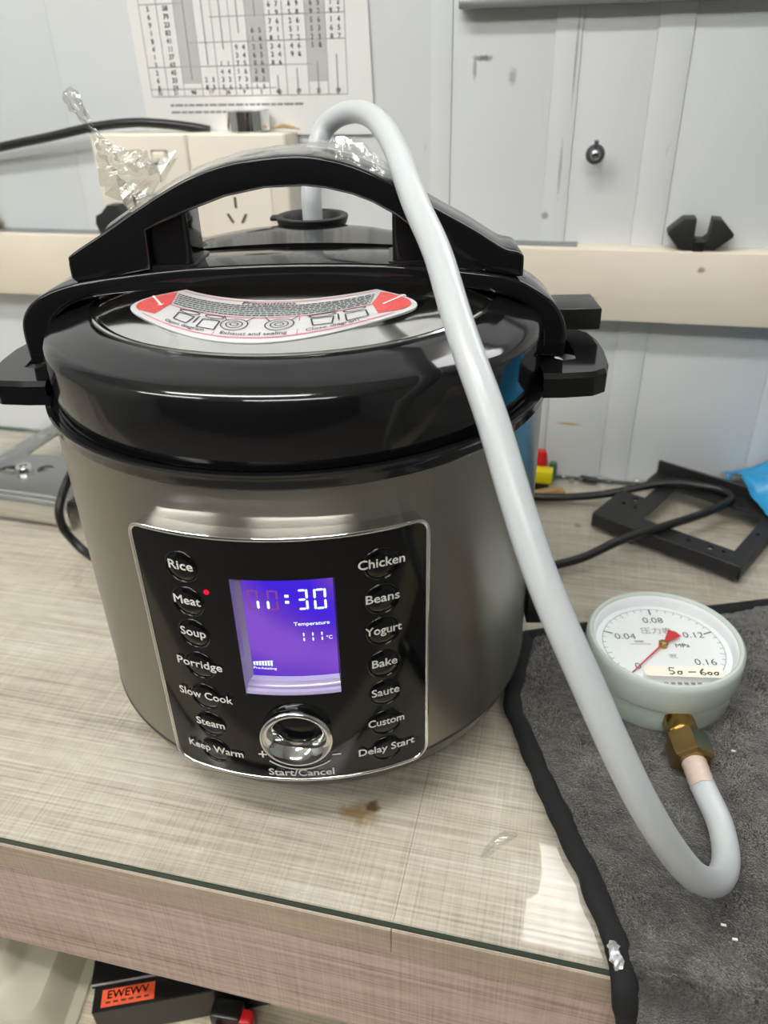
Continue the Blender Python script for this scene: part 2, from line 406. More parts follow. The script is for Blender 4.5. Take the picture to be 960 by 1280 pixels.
for p in g.data.polygons:
    if abs(p.normal.z) < .8: p.material_index = 1
tag(g, 'clear glass sheet with a dark green edge covering the desk top', 'glass sheet')

# ------------------------------------------------------------------ pressure cooker (local frame: front is -y)
AZ = radians(12.4)
pot = empty('pressure_cooker', (0, 0, 0), 'black and brushed steel electric pressure cooker with a lit violet display', 'cooker', None, AZ)
def part(mb, name, mat, parent=None, smooth=40, **k): return mb.build(name, mat, parent or pot, smooth, False, **k)
part(MB().lathe([(.1452, .0335), (.1452, .0335), (.145, .036), (.145, .10), (.145, .16), (.145, .215), (.1448, .2226), (.139, .2226)], 128), 'steel_body', M['steel'])
part(MB().lathe([(.0, .006), (.118, .006), (.126, .0075), (.134, .0125), (.1405, .020), (.1438, .0275), (.1446, .0315), (.1452, .0326), (.1458, .0332), (.1452, .0345), (.143, .0345)], 128), 'base_ring', M['base'])
for a in (45, 135, 225, 315): part(MB().lathe([(0, 0), (.011, 0), (.012, .001), (.012, .0062)], 20, (.1*cos(radians(a)), .1*sin(radians(a)), 0)), 'foot', M['black_matte'])
part(MB().lathe([(.139, .2222), (.1462, .2224), (.1468, .2235), (.1466, .2265), (.1476, .2285), (.1478, .2296), (.1470, .2304), (.1448, .2303), (.1435, .2290), (.1400, .2290)], 128), 'collar', M['black'])
# lid
def DOME(rr):
    d = max(0, rr-.07); return .2838-.34*min(rr, .07)**2-.0476*d-.36*d**3/(3*.043**2)
lid = part(MB().lathe([(.1400, .2296), (.1415, .2300), (.1420, .2315), (.1422, .245), (.1421, .258), (.1416, .2622), (.1398, .2652), (.136, .2672), (.130, .2693), (.122, .2722), (.1165, .2742), (.1140, .2738), (.112, .2725), (.02, .272), (0, .272)], 128), 'lid', M['black'])
part(MB().lathe([(.1150, .2738), (.1150, .2746), (.1142, .2752), (.113, .2750)]+[(.112-.112*i/14, DOME(.112-.112*i/14)) for i in range(15)], 128), 'steel_disc', M['chrome_soft'], lid)

# arched bridge over the lid
outl = [(-.1555, .2395), (-.1563, .252), (-.1556, .2625), (-.1525, .2695), (-.147, .2752), (-.137, .2808), (-.122, .2853), (-.10, .2884), (-.06, .2924), (-.02, .294), (.02, .294), (.06, .2924), (.10, .2884), (.122, .2843), (.135, .2780), (.1445, .2712), (.1500, .2640), (.1535, .2555), (.1538, .248), (.1533, .2385)]
inl = [(.1385, .2400), (.1390, .250), (.1375, .2570), (.1330, .2650), (.127, .2702), (.117, .2745), (.10, .2782), (.06, .2800), (.02, .2812), (-.02, .2812), (-.06, .2804), (-.10, .2788), (-.12, .2752), (-.131, .2698), (-.1385, .2620), (-.1425, .2530), (-.1435, .246), (-.1432, .2400)]
def shift(pl, d, cx=0, cz=.27):
    out = []; n = len(pl)
    for i in range(n):
        a = Vector(pl[i-1]); b = Vector(pl[i]); c = Vector(pl[(i+1) % n])
        e1 = (b-a).normalized(); e2 = (c-b).normalized(); nn = Vector((e1.y+e2.y, -e1.x-e2.x))
        nn = nn.normalized() if nn.length > 1e-6 else Vector((e1.y, -e1.x)); out.append((b.x-nn.x*d, b.y-nn.y*d))
    return out
def signed(pl): return sum(pl[i-1][0]*pl[i][1]-pl[i][0]*pl[i-1][1] for i in range(len(pl)))
def bevel_prism(poly, y0, y1, bev, mb=None, holes=()):
    """outline in x,z extruded along y with chamfered, rounded rims"""
    mb = mb or MB()
    if signed(poly) < 0: poly = poly[::-1]
    rings = []
    for k in range(4):
        a = pi/2*k/3; rings.append((shift(poly, bev*(1-sin(a))), y0+bev*(1-cos(a))))
    for k in range(4):
        a = pi/2*k/3; rings.append((shift(poly, bev*(1-cos(a))), y1-bev*(1-sin(a))))
    n = len(poly)
    for (A, ya), (B, yb) in zip(rings, rings[1:]):
        mb.add([(x, ya, z) for x, z in A]+[(x, yb, z) for x, z in B], [(i, (i+1) % n, n+(i+1) % n, n+i) for i in range(n)])
    for A, ya in (rings[0], rings[-1]):
        v, tr, _ = fill2d(A); mb.add([(x, ya, z) for x, z in v], tr)
    return mb
def smooth_open(pl, n=4): return [(p.x, p.y) for p in spline([(x, z, 0) for x, z in pl], n)]
yo = smooth_open(outl)+smooth_open(inl)
part(bevel_prism(yo, -.0225, .0235, .0022), 'lid_bridge', M['black'], lid, 35)
# rear cover behind the bridge, carries the valve
def rear(x, y, d):
    rr = math.hypot(x/.112, (y-.02)/.082); return Vector((x, y, .2946+.0028*(y-.0245)/.05-.006*(x/.1)**2-.014*max(0, rr)**8+(-.018 if d else 0)))
hd = [(.112*cos(radians(a)), .0245+.078*sin(radians(a))) for a in range(0, 181, 4)]
part(MB().prism(hd, rear, 1, 0, (), .008), 'rear_cover', M['black'], lid, 40)
part(MB().lathe([(.0180, .286), (.0190, .288), (.0208, .2915), (.0229, .2945), (.0240, .2976), (.0242, .2992), (.0233, .2999), (.0202, .2997), (.0189, .2985), (.0178, .2935), (.017, .29), (0, .29)], 48, (.0013, .0938, 0)).box(-.0265, -.0195, .089, .099, .2968, .2996, .001), 'valve_cup', M['black_matte'], lid)
part(MB().box(.140, .1815, .014, .047, .2432, .2565, .0012), 'lid_tab', M['black_soft'], lid, 30)
for (x, y) in ((-.062, .040), (-.036, .046)): part(MB().lathe([(.0065, .2915), (.006, .2932), (0, .2932)], 16, (x, y, 0)), 'vent_plug', M['black_matte'], lid)

# carrying handle
top = [(-.1215, .2885), (-.1212, .2975), (-.1185, .3012), (-.0977, .3126), (-.0736, .3262), (-.0506, .3375), (-.028, .3442), (-.005, .3472), (.015, .3472), (.0362, .3425), (.0605, .3318), (.0771, .3220), (.0985, .3105), (.110, .3035), (.1172, .2994), (.1235, .2980), (.1265, .2962), (.1272, .2935), (.1272, .2850)]
arch = [(.125, .2845), (.105, .2875), (.0755, .2900), (.0745, .3030), (.0655, .3120), (.0583, .3175), (.046, .3242), (.0356, .3282), (.022, .3315), (.0109, .3328), (-.0099, .3323), (-.031, .3285), (-.0509, .3220), (-.066, .3165), (-.0755, .3125), (-.0762, .2920), (-.105, .2870), (-.119, .2860)]
part(bevel_prism(smooth_open(top)+arch, -.021, .021, .0016), 'carry_handle', M['black'], None, 35)
for sx, nm in ((-1, 0), (1, 1)):
    cx = -.0655 if sx < 0 else .0672
    part(MB().prism(rrect(cx-.0112, cx+.0112, -.0165, .0165, .004), lambda x, y, d: Vector((x, y, d)), .2885, .3200), 'handle_post', M['black'], None, 40)
    part(MB().prism(rrect(cx-.0135, cx+.0135, -.019, .019, .004), lambda x, y, d: Vector((x, y, d)), .2885, .2935), 'handle_foot', M['black_soft'], None, 40)

# pot side handles with a grip opening
for sx in (1, -1):
    o_ = [(.138, -.049), (.150, -.049), (.166, -.047), (.174, -.041), (.1775, -.030), (.1795, -.010), (.1795, .010), (.1765, .026), (.169, .036), (.155, .039), (.138, .040)]
    h_ = [(.1485, -.022), (.153, -.026), (.160, -.023), (.1615, -.008), (.1610, .010), (.158, .020), (.150, .022), (.1482, .010)]
    if sx < 0: o_ = [(-x, y) for x, y in o_][::-1]; h_ = [(-x, y) for x, y in h_][::-1]
    mb = MB()
    mb.prism(o_, lambda x, y, d: Vector((x, y, d)), .2252, .2362, [h_])
    i_ = [(x*.985+(.002 if sx > 0 else -.002), y*.94) for x, y in o_]
    n = len(o_); mb.add([(x, y, .2362) for x, y in o_]+[(x, y, .2385) for x, y in i_], [(i, (i+1) % n, n+(i+1) % n, n+i) for i in range(n)])
    v, trr, _ = fill2d(i_, [h_]); mb.add([(x, y, .2385) for x, y in v], trr)
    k = len(h_); mb.add([(x, y, .2385) for x, y in h_]+[(x, y, .2362) for x, y in h_], [(i, (i+1) % k, k+(i+1) % k, k+i) for i in range(k)])
    part(mb, 'side_handle', M['black'], None, 25)
part(MB().box(.1448, .1575, -.026, -.020, .048, .079, .001).box(.1448, .1575, .006, .010, .048, .079, .001).box(.1448, .1575, -.025, .009, .0725, .079, .001).box(.1448, .1575, -.025, .009, .048, .0555, .001).box(.144, .149, -.022, .008, .053, .075), 'power_inlet', M['black_soft'], None, 30)

# control panel on the curved front
R0 = .153
def cyl(s, z, R): a = -pi/2+s/R0; return Vector((R*cos(a), R*sin(a), z))
px0, px1, pz0, pz1 = -.0758, .0762, .0388, .2012
outp = rrect(px0, px1, pz0, pz1, (.0075, .0075, .0105, .0105), 7, .004)
winp = [(-.0230, .1030), (.0275, .1030), (.0275, .1774), (-.0230, .1774)]
winp = rrect(-.0230, .0275, .1030, .1774, .0006, 2, .004)
mb = MB(); v, trr, _ = fill2d(outp, [winp, [(.0016+.0172*cos(2*pi*i/40), .0750+.0172*sin(2*pi*i/40)) for i in range(40)]], .004)
mb.add([cyl(x, y, R0) for x, y in v], trr); n = len(winp)
mb.add([cyl(x, y, R0) for x, y in winp]+[cyl(x, y, .1462) for x, y in winp], [(i, (i+1) % n, n+(i+1) % n, n+i) for i in range(n)])
n = len(outp)
panel = part(mb, 'control_panel', M['panel'], None, 40)
secs = [(-.0004, .1440), (-.0001, .1526), (-.0002, .1533), (.0003, .1538), (.0009, .1539), (.0014, .1538), (.0018, .1535), (.0019, .1527)]
mb = MB(); oo = outp if signed(outp) > 0 else outp[::-1]
rings = [[cyl(x, y, R) for x, y in shift(oo, d)] for d, R in secs]
for A, B in zip(rings, rings[1:]): mb.add(A+B, [(i, (i+1) % n, n+(i+1) % n, n+i) for i in range(n)])
part(mb, 'panel_frame', M['chrome'], panel, 50)
# recessed display with clear ledges
mb = MB()
def quadgrid(mb, s0, s1, z0, z1, R, nx=8): mb.add([cyl(s0+(s1-s0)*i/nx, z, R) for z in (z0, z1) for i in range(nx+1)], [(i, i+1, nx+2+i, nx+1+i) for i in range(nx)])
quadgrid(mb, -.0224, .0272, .1100, .1774, .1464, 14)
part(mb, 'display', M['screen'], panel, None)
def ledge(s0, s1, prof, nx=10):
    mb = MB()
    for (za, Ra), (zb, Rb) in zip(prof, prof[1:]):
        mb.add([cyl(s0+(s1-s0)*i/nx, z, R) for z, R in ((za, Ra), (zb, Rb)) for i in range(nx+1)], [(i, i+1, nx+2+i, nx+1+i) for i in range(nx)])
    return mb
part(ledge(-.0228, .0273, [(.1032, .1527), (.1044, .1534), (.1058, .1527), (.1064, .1512), (.1078, .1510), (.1090, .1496), (.1102, .1490), (.1112, .1466)]), 'display_ledge', M['acrylic'], panel, 30)
mb = MB()
for sA, sB, ra, rb in ((-.0229, -.0222, .1534, .1500), (-.0222, -.0200, .1500, .1466)): mb.add([cyl(sA, .1035, ra), cyl(sA, .1772, ra), cyl(sB, .1772, rb), cyl(sB, .1035 if ra > .152 else .1045, rb)], [(0, 1, 2, 3)])
part(mb, 'display_side', M['acrylic'], panel, None)
def on(R, cs, cz, tilt=0): return lambda x, y: cyl(cs+x, cz+y, R)
RD = .1466
SEGS = {'a': (.12, 1.88, 'h'), 'g': (.12, 1., 'h'), 'd': (.12, .12, 'h'), 'f': (.06, 1.5, 'v'), 'b': (.94, 1.5, 'v'), 'e': (.06, .5, 'v'), 'c': (.94, .5, 'v')}
def seg(mb, s, z, w, h, keys, th=.0011):
    for k in keys:
        if k in 'agd':
            zz = {'a': h/2-th/2, 'g': 0, 'd': -h/2+th/2}[k]; pl = [(-w/2+th*.9, zz), (-w/2+th*1.4, zz+th/2), (w/2-th*1.4, zz+th/2), (w/2-th*.9, zz), (w/2-th*1.4, zz-th/2), (-w/2+th*1.4, zz-th/2)]
        else:
            xx = -w/2+th/2 if k in 'fe' else w/2-th/2; z0, z1 = (.0004, h/2) if k in 'fb' else (-h/2, -.0004)
            pl = [(xx, z0), (xx+th/2, z0+th*.5), (xx+th/2, z1-th*.5), (xx, z1), (xx-th/2, z1-th*.5), (xx-th/2, z0+th*.5)]
        mb.add([cyl(s+x, z+y, RD) for x, y in pl], [tuple(range(len(pl)))])
mb = MB(); seg(mb, -.0147, .1609, .0056, .0122, 'abcdef'); seg(mb, -.0044, .1609, .0056, .0122, 'abcdef'); part(mb, 'unlit_segments', M['ghost'], panel, None, weld=False)
RD = .1468
mb = MB(); seg(mb, .0108, .1612, .0062, .0126, 'abgcd', .0013); part(mb, 'lit_digit', M['digit'], panel, None, weld=False)
mb = MB(); seg(mb, .0200, .1610, .0066, .0126, 'abcdef', .0013); part(mb, 'lit_digit', M['digit'], panel, None, weld=False)
mb = MB(); seg(mb, -.0141, .1612, .0052, .0112, 'c', .0014); part(mb, 'lit_bar', M['digit'], panel, None)
mb = MB(); seg(mb, -.0050, .1612, .0052, .0112, 'e', .0014); part(mb, 'lit_bar', M['digit'], panel, None)
for z in (.1636, .1599): mb = MB(); mb.add([cyl(.003+x, z+y, RD) for x, y in rrect(-.0011, .0011, -.0009, .0009, .0004, 3)], [tuple(range(16))]); part(mb, 'colon_dot', M['digit'], panel, None)
mb = MB(); add_text(mb, 'Temperature', .0031, on(RD, .0146, .1460), .02, width=.0187); part(mb, 'display_lettering', M['digit'], panel, None, weld=False)
for i, s in enumerate((.0098, .0146, .0194)):
    mb = MB(); seg(mb, s-.0012, .1376, .0034, .0056, 'bc', .0008); part(mb, 'lit_digit', M['digit'], panel, None, weld=False)
mb = MB(); add_text(mb, '°C', .0032, on(RD, .0233, .1362), .01); part(mb, 'display_lettering', M['digit'], panel, None, weld=False)
mb = MB(); add_text(mb, 'Pre-heating', .0022, on(RD, -.0130, .1166), .02, width=.0128); part(mb, 'display_lettering', M['digit'], panel, None, weld=False)
mb = MB()
for i in range(7): x = -.0192+i*.0016; mb.add([cyl(x, .1184, RD), cyl(x+.0011, .1184, RD), cyl(x+.0011, .1204+i*.0002, RD), cyl(x, .1204+i*.0002, RD)], [(0, 1, 2, 3)])
mb.add([cyl(-.0193, .1207, RD), cyl(-.0081, .1221, RD), cyl(-.0081, .1217, RD), cyl(-.0193, .1203, RD)], [(0, 1, 2, 3)]); part(mb, 'level_bars', M['digit'], panel, None, weld=False)
mb = MB(); mb.add([cyl(-.003+x, .1745+y, RD) for x, y in rrect(-.0025, .0025, -.0006, .0006, .0004, 3)], [tuple(range(16))]); part(mb, 'lit_bar', M['digit'], panel, None)
# round keys and their words
words = [('Rice', -1, .1821, .0131), ('Meat', -1, .1612, .0148), ('Soup', -1, .1410, .0142), ('Porridge', -1, .1197, .0262), ('Slow Cook', -1, .0975, .0318), ('Steam', -1, .0770, .0172), ('Keep Warm', -1, .0568, .0340),
         ('Chicken', 1, .1822, .0233), ('Beans', 1, .1612, .0172), ('Yogurt', 1, .1411, .0190), ('Bake', 1, .1193, .0135), ('Saute', 1, .0990, .0152), ('Custom', 1, .0771, .0203), ('Delay Start', 1, .0567, .0325)]
def knobmat(s, z, R):
    a = -pi/2+s/R0; nrm = Vector((cos(a), sin(a), 0)); tx = Vector((-sin(a), cos(a), 0))
    mm = Matrix((tx, Vector((0, 0, 1)), nrm)).transposed().to_4x4(); mm.translation = cyl(s, z, R); return mm
for w, sd, z, wid in words:
    s = -.0472 if sd < 0 else .0508
    mb = MB().lathe([(.0094, -.0003), (.0091, .00045), (.0087, .0006), (.0083, .0003), (.0081, -.0001), (.0077, .00025), (.005, .0006), (0, .0007)], 40, mat=knobmat(s, z-.0012, R0))
    part(mb, 'button', M['panel'], panel, 50)
    mb = MB(); add_text(mb, w, .0072, on(R0+.0009, s, z), .022, width=wid); part(mb, 'button_lettering', M['white_print'], panel, None, weld=False)
mb = MB().lathe([(.0014, 0), (.0013, .0005), (.0008, .0009), (0, .001)], 14, mat=knobmat(-.0358, .1681, R0)); part(mb, 'indicator_light', M['led'], panel, 180)
KZ = .0750
kn = MB().lathe([(.0178, -.001), (.0192, .0008), (.0199, .0026), (.0197, .0040), (.0188, .0050), (.0176, .0049), (.0160, .0036), (.0138, .0008), (.0120, -.0024), (.0110, -.0048), (.0106, -.0068)], 64, mat=knobmat(.0016, KZ, R0))
part(kn, 'knob', M['chrome'], panel, 60)
part(MB().lathe([(.0107, -.0066), (.008, -.0062), (0, -.0060)], 32, mat=knobmat(.0016, KZ, R0)), 'knob_centre', M['panel'], panel, 60)
mb = MB(); add_text(mb, 'Start/Cancel', .0072, on(R0+.0004,  .0018, .0452), .022, width=.0366); part(mb, 'dial_lettering', M['white_print'], panel, None, weld=False)
mb = MB(); aa = [radians(-129+78*i/24) for i in range(25)]
ap = [cyl(.0016+.0264*cos(a), .0752+.0264*sin(a), R0+.0004) for a in aa]+[cyl(.0016+.0274*cos(a), .0752+.0274*sin(a), R0+.0004) for a in aa]
mb.add(ap, [(i, i+1, 26+i, 25+i) for i in range(24)]); part(mb, 'dial_arc', M['white_print'], panel, None)
mb = MB(); mb.add([cyl(-.0188+x, .0590+y, R0+.0004) for x, y in ((-.0024, -.0005), (-.0005, -.0005), (-.0005, -.0026), (.0005, -.0026), (.0005, -.0005), (.0024, -.0005), (.0024, .0005), (.0005, .0005), (.0005, .0026), (-.0005, .0026), (-.0005, .0005), (-.0024, .0005))], [tuple(range(12))]); part(mb, 'plus_mark', M['white_print'], panel, None)
mb = MB(); mb.add([cyl(.0222+x, .0585+y, R0+.0004) for x, y in ((-.0025, -.0005), (.0025, -.0005), (.0025, .0005), (-.0025, .0005))], [(0, 1, 2, 3)]); part(mb, 'minus_mark', M['white_print'], panel, None)

# crescent warning sticker on the steel disc (polar about the crescent's own arc)
# inner arc: circle centre (0, .038) radius .0745 ; outer arc: centre (0,-.030) radius .0765
def pin(t):
    x = .052*t; return Vector((x, -.0543+.0223*(x/.052)**2))
def pout(t):
    x = .0665*t; return Vector((x, -.1056+.0301*(x/.06)**2))
def cres(t, w): # w 0 inner .. 1 outer
    return pin(t)*(1-w)+pout(t)*w
CT, CS = cos(radians(-3.8)), sin(radians(-3.8))
def S3(p, dz=0):
    x, y = p[0], p[1]+.053; X = -.006+x*CT-y*CS; Y = -.053+x*CS+y*CT
    return Vector((X, Y, DOME(math.hypot(X, Y))+.0004+dz))
ends_r = [cres(1, w)+Vector((.015*sin(pi*w), 0)) for w in [i/10 for i in range(11)]]
ends_l = [cres(-1, w)+Vector((-.015*sin(pi*w), 0)) for w in [i/10 for i in range(11)]]
outline = [cres(-1+2*i/30, 0) for i in range(31)]+ends_r[1:-1]+[cres(1-2*i/30, 1) for i in range(31)]+ends_l[1:-1][::-1]
st = part(MB().prism([(p.x, p.y) for p in outline], lambda x, y, d: S3((x, y), d), -.0003, .0002, (), .006), 'warning_sticker', M['sticker'], None, None)
def band(t0, t1, w0, w1, n=24, dz=.00045, bulge=0):
    mb = MB(); A = [cres(t0+(t1-t0)*i/n, w0) for i in range(n+1)]; B = [cres(t0+(t1-t0)*i/n, w1) for i in range(n+1)]
    mb.add([S3(p, dz) for p in A+B], [(i, i+1, n+2+i, n+1+i) for i in range(n)]); return mb
for sg in (-1, 1):
    ws = [.16+.68*i/12 for i in range(13)]
    A = [cres(sg*(.88+.13*max(0, (.5-w)/.34)), w) for w in ws]; B = [cres(sg*1.0, w)+Vector((sg*(.0005+.0115*sin(pi*(w-.1)/.8)**.9), 0)) for w in ws]
    mb = MB(); mb.add([S3(p, .00045) for p in A+B], [(i, i+1, 14+i, 13+i) for i in range(12)]); part(mb, 'red_patch', M['red_print'], st, None)
    c = cres(sg*1.0, .5)+Vector((sg*.003, 0)); mb = MB(); d = Vector((.6*sg, 1)).normalized()*.009; nn = Vector((-d.y, d.x)).normalized()*.0006
    mb.add([S3(c-d+nn, .0007), S3(c-d-nn, .0007), S3(c+d-nn, .0007), S3(c+d+nn, .0007)], [(0, 1, 2, 3)])
    h = c+d*sg; k = nn*4; mb.add([S3(h+k, .0007), S3(h-k, .0007), S3(h+d.normalized()*.002*sg, .0007)], [(0, 1, 2)]); part(mb, 'arrow_print', M['white_print'], st, None)
part(band(-.88, .88, .515, .535), 'border_line', M['pink_line'], st, None)
part(band(-.98, .98, .065, .080), 'border_line', M['pink_line'], st, None)
part(band(-.98, .98, .925, .94), 'border_line', M['pink_line'], st, None)
for t_ in (-.30, .32): part(band(t_-.004, t_+.004, .54, .925, 1), 'divider_line', M['pink_line'], st, None)
def on_cres(t0, w0, sc=1):
    def fn(x, y):
        t = t0+x/.0595; return S3(cres(t, w0-y/.050), .0006)
    return fn
mb = MB(); add_text(mb, 'Precautions', .0065, on_cres(0, .135), .008); part(mb, 'sticker_lettering', M['ink'], st, None, weld=False)
rnd = random.Random(3)
for row in range(6):
    w0 = .19+.053*row; mb = MB(); t = -.97+.02*row; te = .95-.015*row
    while t < te:
        L = rnd.uniform(.02, .06); 
        A = [cres(min(t+L*i/2, te), w0) for i in range(3)]; B = [cres(min(t+L*i/2, te), w0+.026) for i in range(3)]
        mb.add([S3(p, .00045) for p in A+B], [(i, i+1, 4+i, 3+i) for i in range(2)]); t += L+.009
    part(mb, 'text_row', M['ink_teal'] if row > 2 else M['ink'], st, None, weld=False)['kind'] = 'stuff'
def strokes(lines, t0, w0, th=.00034):
    mb = MB()
    for ln in lines:
        for p, q in zip(ln, ln[1:]):
            a = Vector(p); b = Vector(q); d = (b-a); nn = Vector((-d.y, d.x)).normalized()*th; f_ = on_cres(t0, w0)
            mb.add([f_(*(a+nn)), f_(*(a-nn)), f_(*(b-nn)), f_(*(b+nn))], [(0, 1, 2, 3)])
    return mb
def circ(cx, cy, rx, ry, n=18, a0=0, a1=360): return [(cx+rx*cos(radians(a0+(a1-a0)*i/n)), cy+ry*sin(radians(a0+(a1-a0)*i/n))) for i in range(n+1)]
potA = [[(-.009, .003), (-.008, -.005), (.0, -.006), (.001, .002), (-.009, .003)], circ(-.004, .006, .006, .002), [(-.011, .007), (.003, .009)]]
potB = [[(.006, .002), (.006, -.007), (.015, -.007), (.015, .002), (.006, .002)], circ(.0105, .006, .005, .002), [(.003, .004), (.003, -.004)]]
part(strokes(potA+potB, -.56, .70), 'pictogram', M['ink'], st, None, weld=False)
part(strokes(potA+potB, .56, .70), 'pictogram', M['ink'], st, None, weld=False)
dia = []
for cx in (-.0105, .0105): dia += [circ(cx, -.001, .0065, .006), circ(cx, -.001, .004, .0036), circ(cx, -.001, .002, .0016), [(cx-.008, .008), (cx-.005, .003)], [(cx+.008, .008), (cx+.005, .003)]]
part(strokes(dia, .0, .68, .00028), 'pictogram', M['ink'], st, None, weld=False)
for t_, tx in ((-.56, 'Open diagram'), (0, 'Exhaust and sealing'), (.56, 'Close diagram')):
    mb = MB(); add_text(mb, tx, .0038, on_cres(t_, .875), .004); part(mb, 'sticker_lettering', M['ink'], st, None, weld=False)

# ------------------------------------------------------------------ gauge
GX, GY = .2392, .0085
TZ = .0065                       # towel thickness
ga = radians(11)                 # the dial's turn
gauge = empty('pressure_gauge', (GX, GY, TZ-.001), 'round pale green pressure gauge with a red needle lying on the grey towel', 'gauge')
GM = Matrix.Translation((GX, GY, 0)) @ Matrix.Rotation(ga, 4, 'Z')
part_g = lambda mb, n, mt, sm=40, **k: mb.build(n, mt, gauge, sm, **k)
part_g(MB().lathe([(0, TZ-.001), (.040, TZ-.001), (.0455, TZ+.0005), (.0478, TZ+.004), (.0482, .028), (.047, .029)], 72, mat=GM), 'case', M['mint'])
part_g(MB().lathe([(.0486, .0285), (.0500, .0282), (.0510, .030), (.0512, .046), (.0508, .0492), (.0492, .0508), (.0476, .0507), (.0466, .0497), (.0466, .0480), (.0485, .0470)], 96, mat=GM), 'bezel', M['mint_rim'])
part_g(MB().lathe([(.0480, .0490), (.0468, .0492), (.0462, .0486), (.0440, .0416), (.0440, .0400), (.0480, .0400)], 96, mat=GM), 'inner_ring', M['dial'])
part_g(MB().lathe([(.0446, .0400), (.0446, .0412), (0, .0412)], 72, mat=GM), 'dial', M['dial'])
def gp(x, y, z=.0415): return GM @ Vector((x, y, z))
def ga_pt(deg, R, z=.0415): a = radians(90-deg); return gp(R*cos(a), R*sin(a), z)
for i in range(33):
    deg = -135+270*i/32; big = i % 8 == 0; mid = i % 4 == 0
    r0 = .0335 if big else .0360 if mid else .0372; wdt = .0005 if big else .00025
    a = radians(90-deg); d = Vector((cos(a), sin(a))); nn = Vector((-d.y, d.x))*wdt
    A = d*r0; B = d*.0398
    mb = MB(); mb.add([gp(*(A+nn)), gp(*(A-nn)), gp(*(B-nn)), gp(*(B+nn))], [(0, 1, 2, 3)]); part_g(mb, 'tick_mark', M['ink'] if big else M['ink_soft'], None)
mb = MB(); aa = [radians(225-270*i/60) for i in range(61)]
mb.add([gp(.0396*cos(a), .0396*sin(a)) for a in aa]+[gp(.0400*cos(a), .0400*sin(a)) for a in aa], [(i, i+1, 62+i, 61+i) for i in range(60)]); part_g(mb, 'scale_arc', M['ink_soft'], None)
for tx, x, y, sz_ in (('0', -.0215, -.0205, .0085), ('0.04', -.0232, .0095, .0085), ('0.08', 0, .0272, .0085), ('0.12', .0235, .0115, .0085), ('0.16', .0235, -.0160, .0085)):
    mb = MB(); add_text(mb, tx, sz_, lambda a, b, x=x, y=y: gp(x+a, y+b), -.006); part_g(mb, 'dial_lettering', M['ink'], None, weld=False)
mb = MB(); add_text(mb, '压力表', .0072, lambda a, b: gp(a-.0005, .0155+b), 0); part_g(mb, 'dial_lettering', M['ink_soft'], None, weld=False)
mb = MB(); add_text(mb, 'MPa', .0056, lambda a, b: gp(.0130+a, .0005+b), 0); part_g(mb, 'dial_lettering', M['ink'], None, weld=False)
mb = MB()
for (x, y, w_, h_) in ((-.015, .0045, .006, .0018), (-.0145, .0018, .014, .0006), (.004, -.0085, .0055, .0005), (.0038, -.0100, .004, .0012), (.004, -.0118, .0055, .0005)):
    mb.add([gp(x-w_/2, y-h_/2), gp(x+w_/2, y-h_/2), gp(x+w_/2, y+h_/2), gp(x-w_/2, y+h_/2)], [(0, 1, 2, 3)])
part_g(mb, 'small_print', M['ink_mid'], None, weld=False)
na = radians(90+136.5); nd = Vector((cos(na), sin(na))); nn = Vector((-nd.y, nd.x)); zn = .0436
mb = MB()
pl = [nn*.0007-nd*.002, nd*.0385+nn*.0003, nd*.0385-nn*.0003, -nn*.0007-nd*.002]
mb.prism([(p.x, p.y) for p in pl], lambda x, y, d: gp(x, y, d), zn, zn+.0004)
pl = [-nd*.002+nn*.0008, -nd*.002-nn*.0008, -nd*.0150-nn*.0048, -nd*.0166, -nd*.0150+nn*.0048]
mb.prism([(p.x, p.y) for p in pl][::-1], lambda x, y, d: gp(x, y, d), zn, zn+.0005)
part_g(mb, 'needle', M['red'], None)
part_g(MB().lathe([(0, .0413), (.0030, .0413), (.0032, .0445), (.0022, .0452), (0, .0453)], 24, mat=GM), 'needle_hub', M['brass'])
part_g(MB().lathe([(.0462, .0468), (.0462, .0472), (0, .0472)], 72, mat=GM), 'glass_cover', M['gauge_glass'])
la, lb = Vector((.2236, -.0217)), Vector((.2727, -.0134)); lx = (lb-la).normalized(); ly = Vector((-lx.y, lx.x)); LW = (lb-la).length
def lp(x, y, dz=0): p = la+lx*x+ly*(y-.0094); return Vector((p.x, p.y, .0474+dz))
lab = rrect(0, LW, 0, .0094, (.002, .003, .003, .002), 4)
part_g(MB().prism(lab, lambda x, y, d: lp(x, y, d), 0, .0003), 'paper_label', M['ivory_label'], None)
hand = [[(.0195, .0078), (.0163, .0080), (.0160, .0052), (.0182, .0050), (.0188, .0034), (.0170, .0020), (.0155, .0026)], [(.0222, .0050), (.0208, .0040), (.0210, .0024), (.0226, .0022), (.0234, .0036), (.0224, .0050), (.0240, .0046)],
        [(.0275, .0044), (.0322, .0046)], [(.0375, .0076), (.0352, .0048), (.0352, .0026), (.0372, .0020), (.0384, .0034), (.0368, .0044), (.0354, .0036)], [(.0405, .0048), (.0394, .0036), (.0402, .0022), (.0416, .0026), (.0420, .0042), (.0406, .0048)], [(.0446, .0048), (.0434, .0036), (.0442, .0022), (.0456, .0026), (.0460, .0042), (.0446, .0048), (.0466, .0046)]]
mb = MB()
for ln in hand: mb.tube([lp(x, y, .0003) for x, y in ln], .00055, 6, True, 0, .4)
part_g(mb, 'handwriting', M['ink'], None, weld=False)
mb = MB()
for i in range(7):
    x = -.013+i*.0042; mb.add([gp(x, -.0375), gp(x+.0028, -.0375), gp(x+.0028, -.0352), gp(x, -.0352)], [(0, 1, 2, 3)])
part_g(mb, 'small_print', M['ink_soft'], None, weld=False)
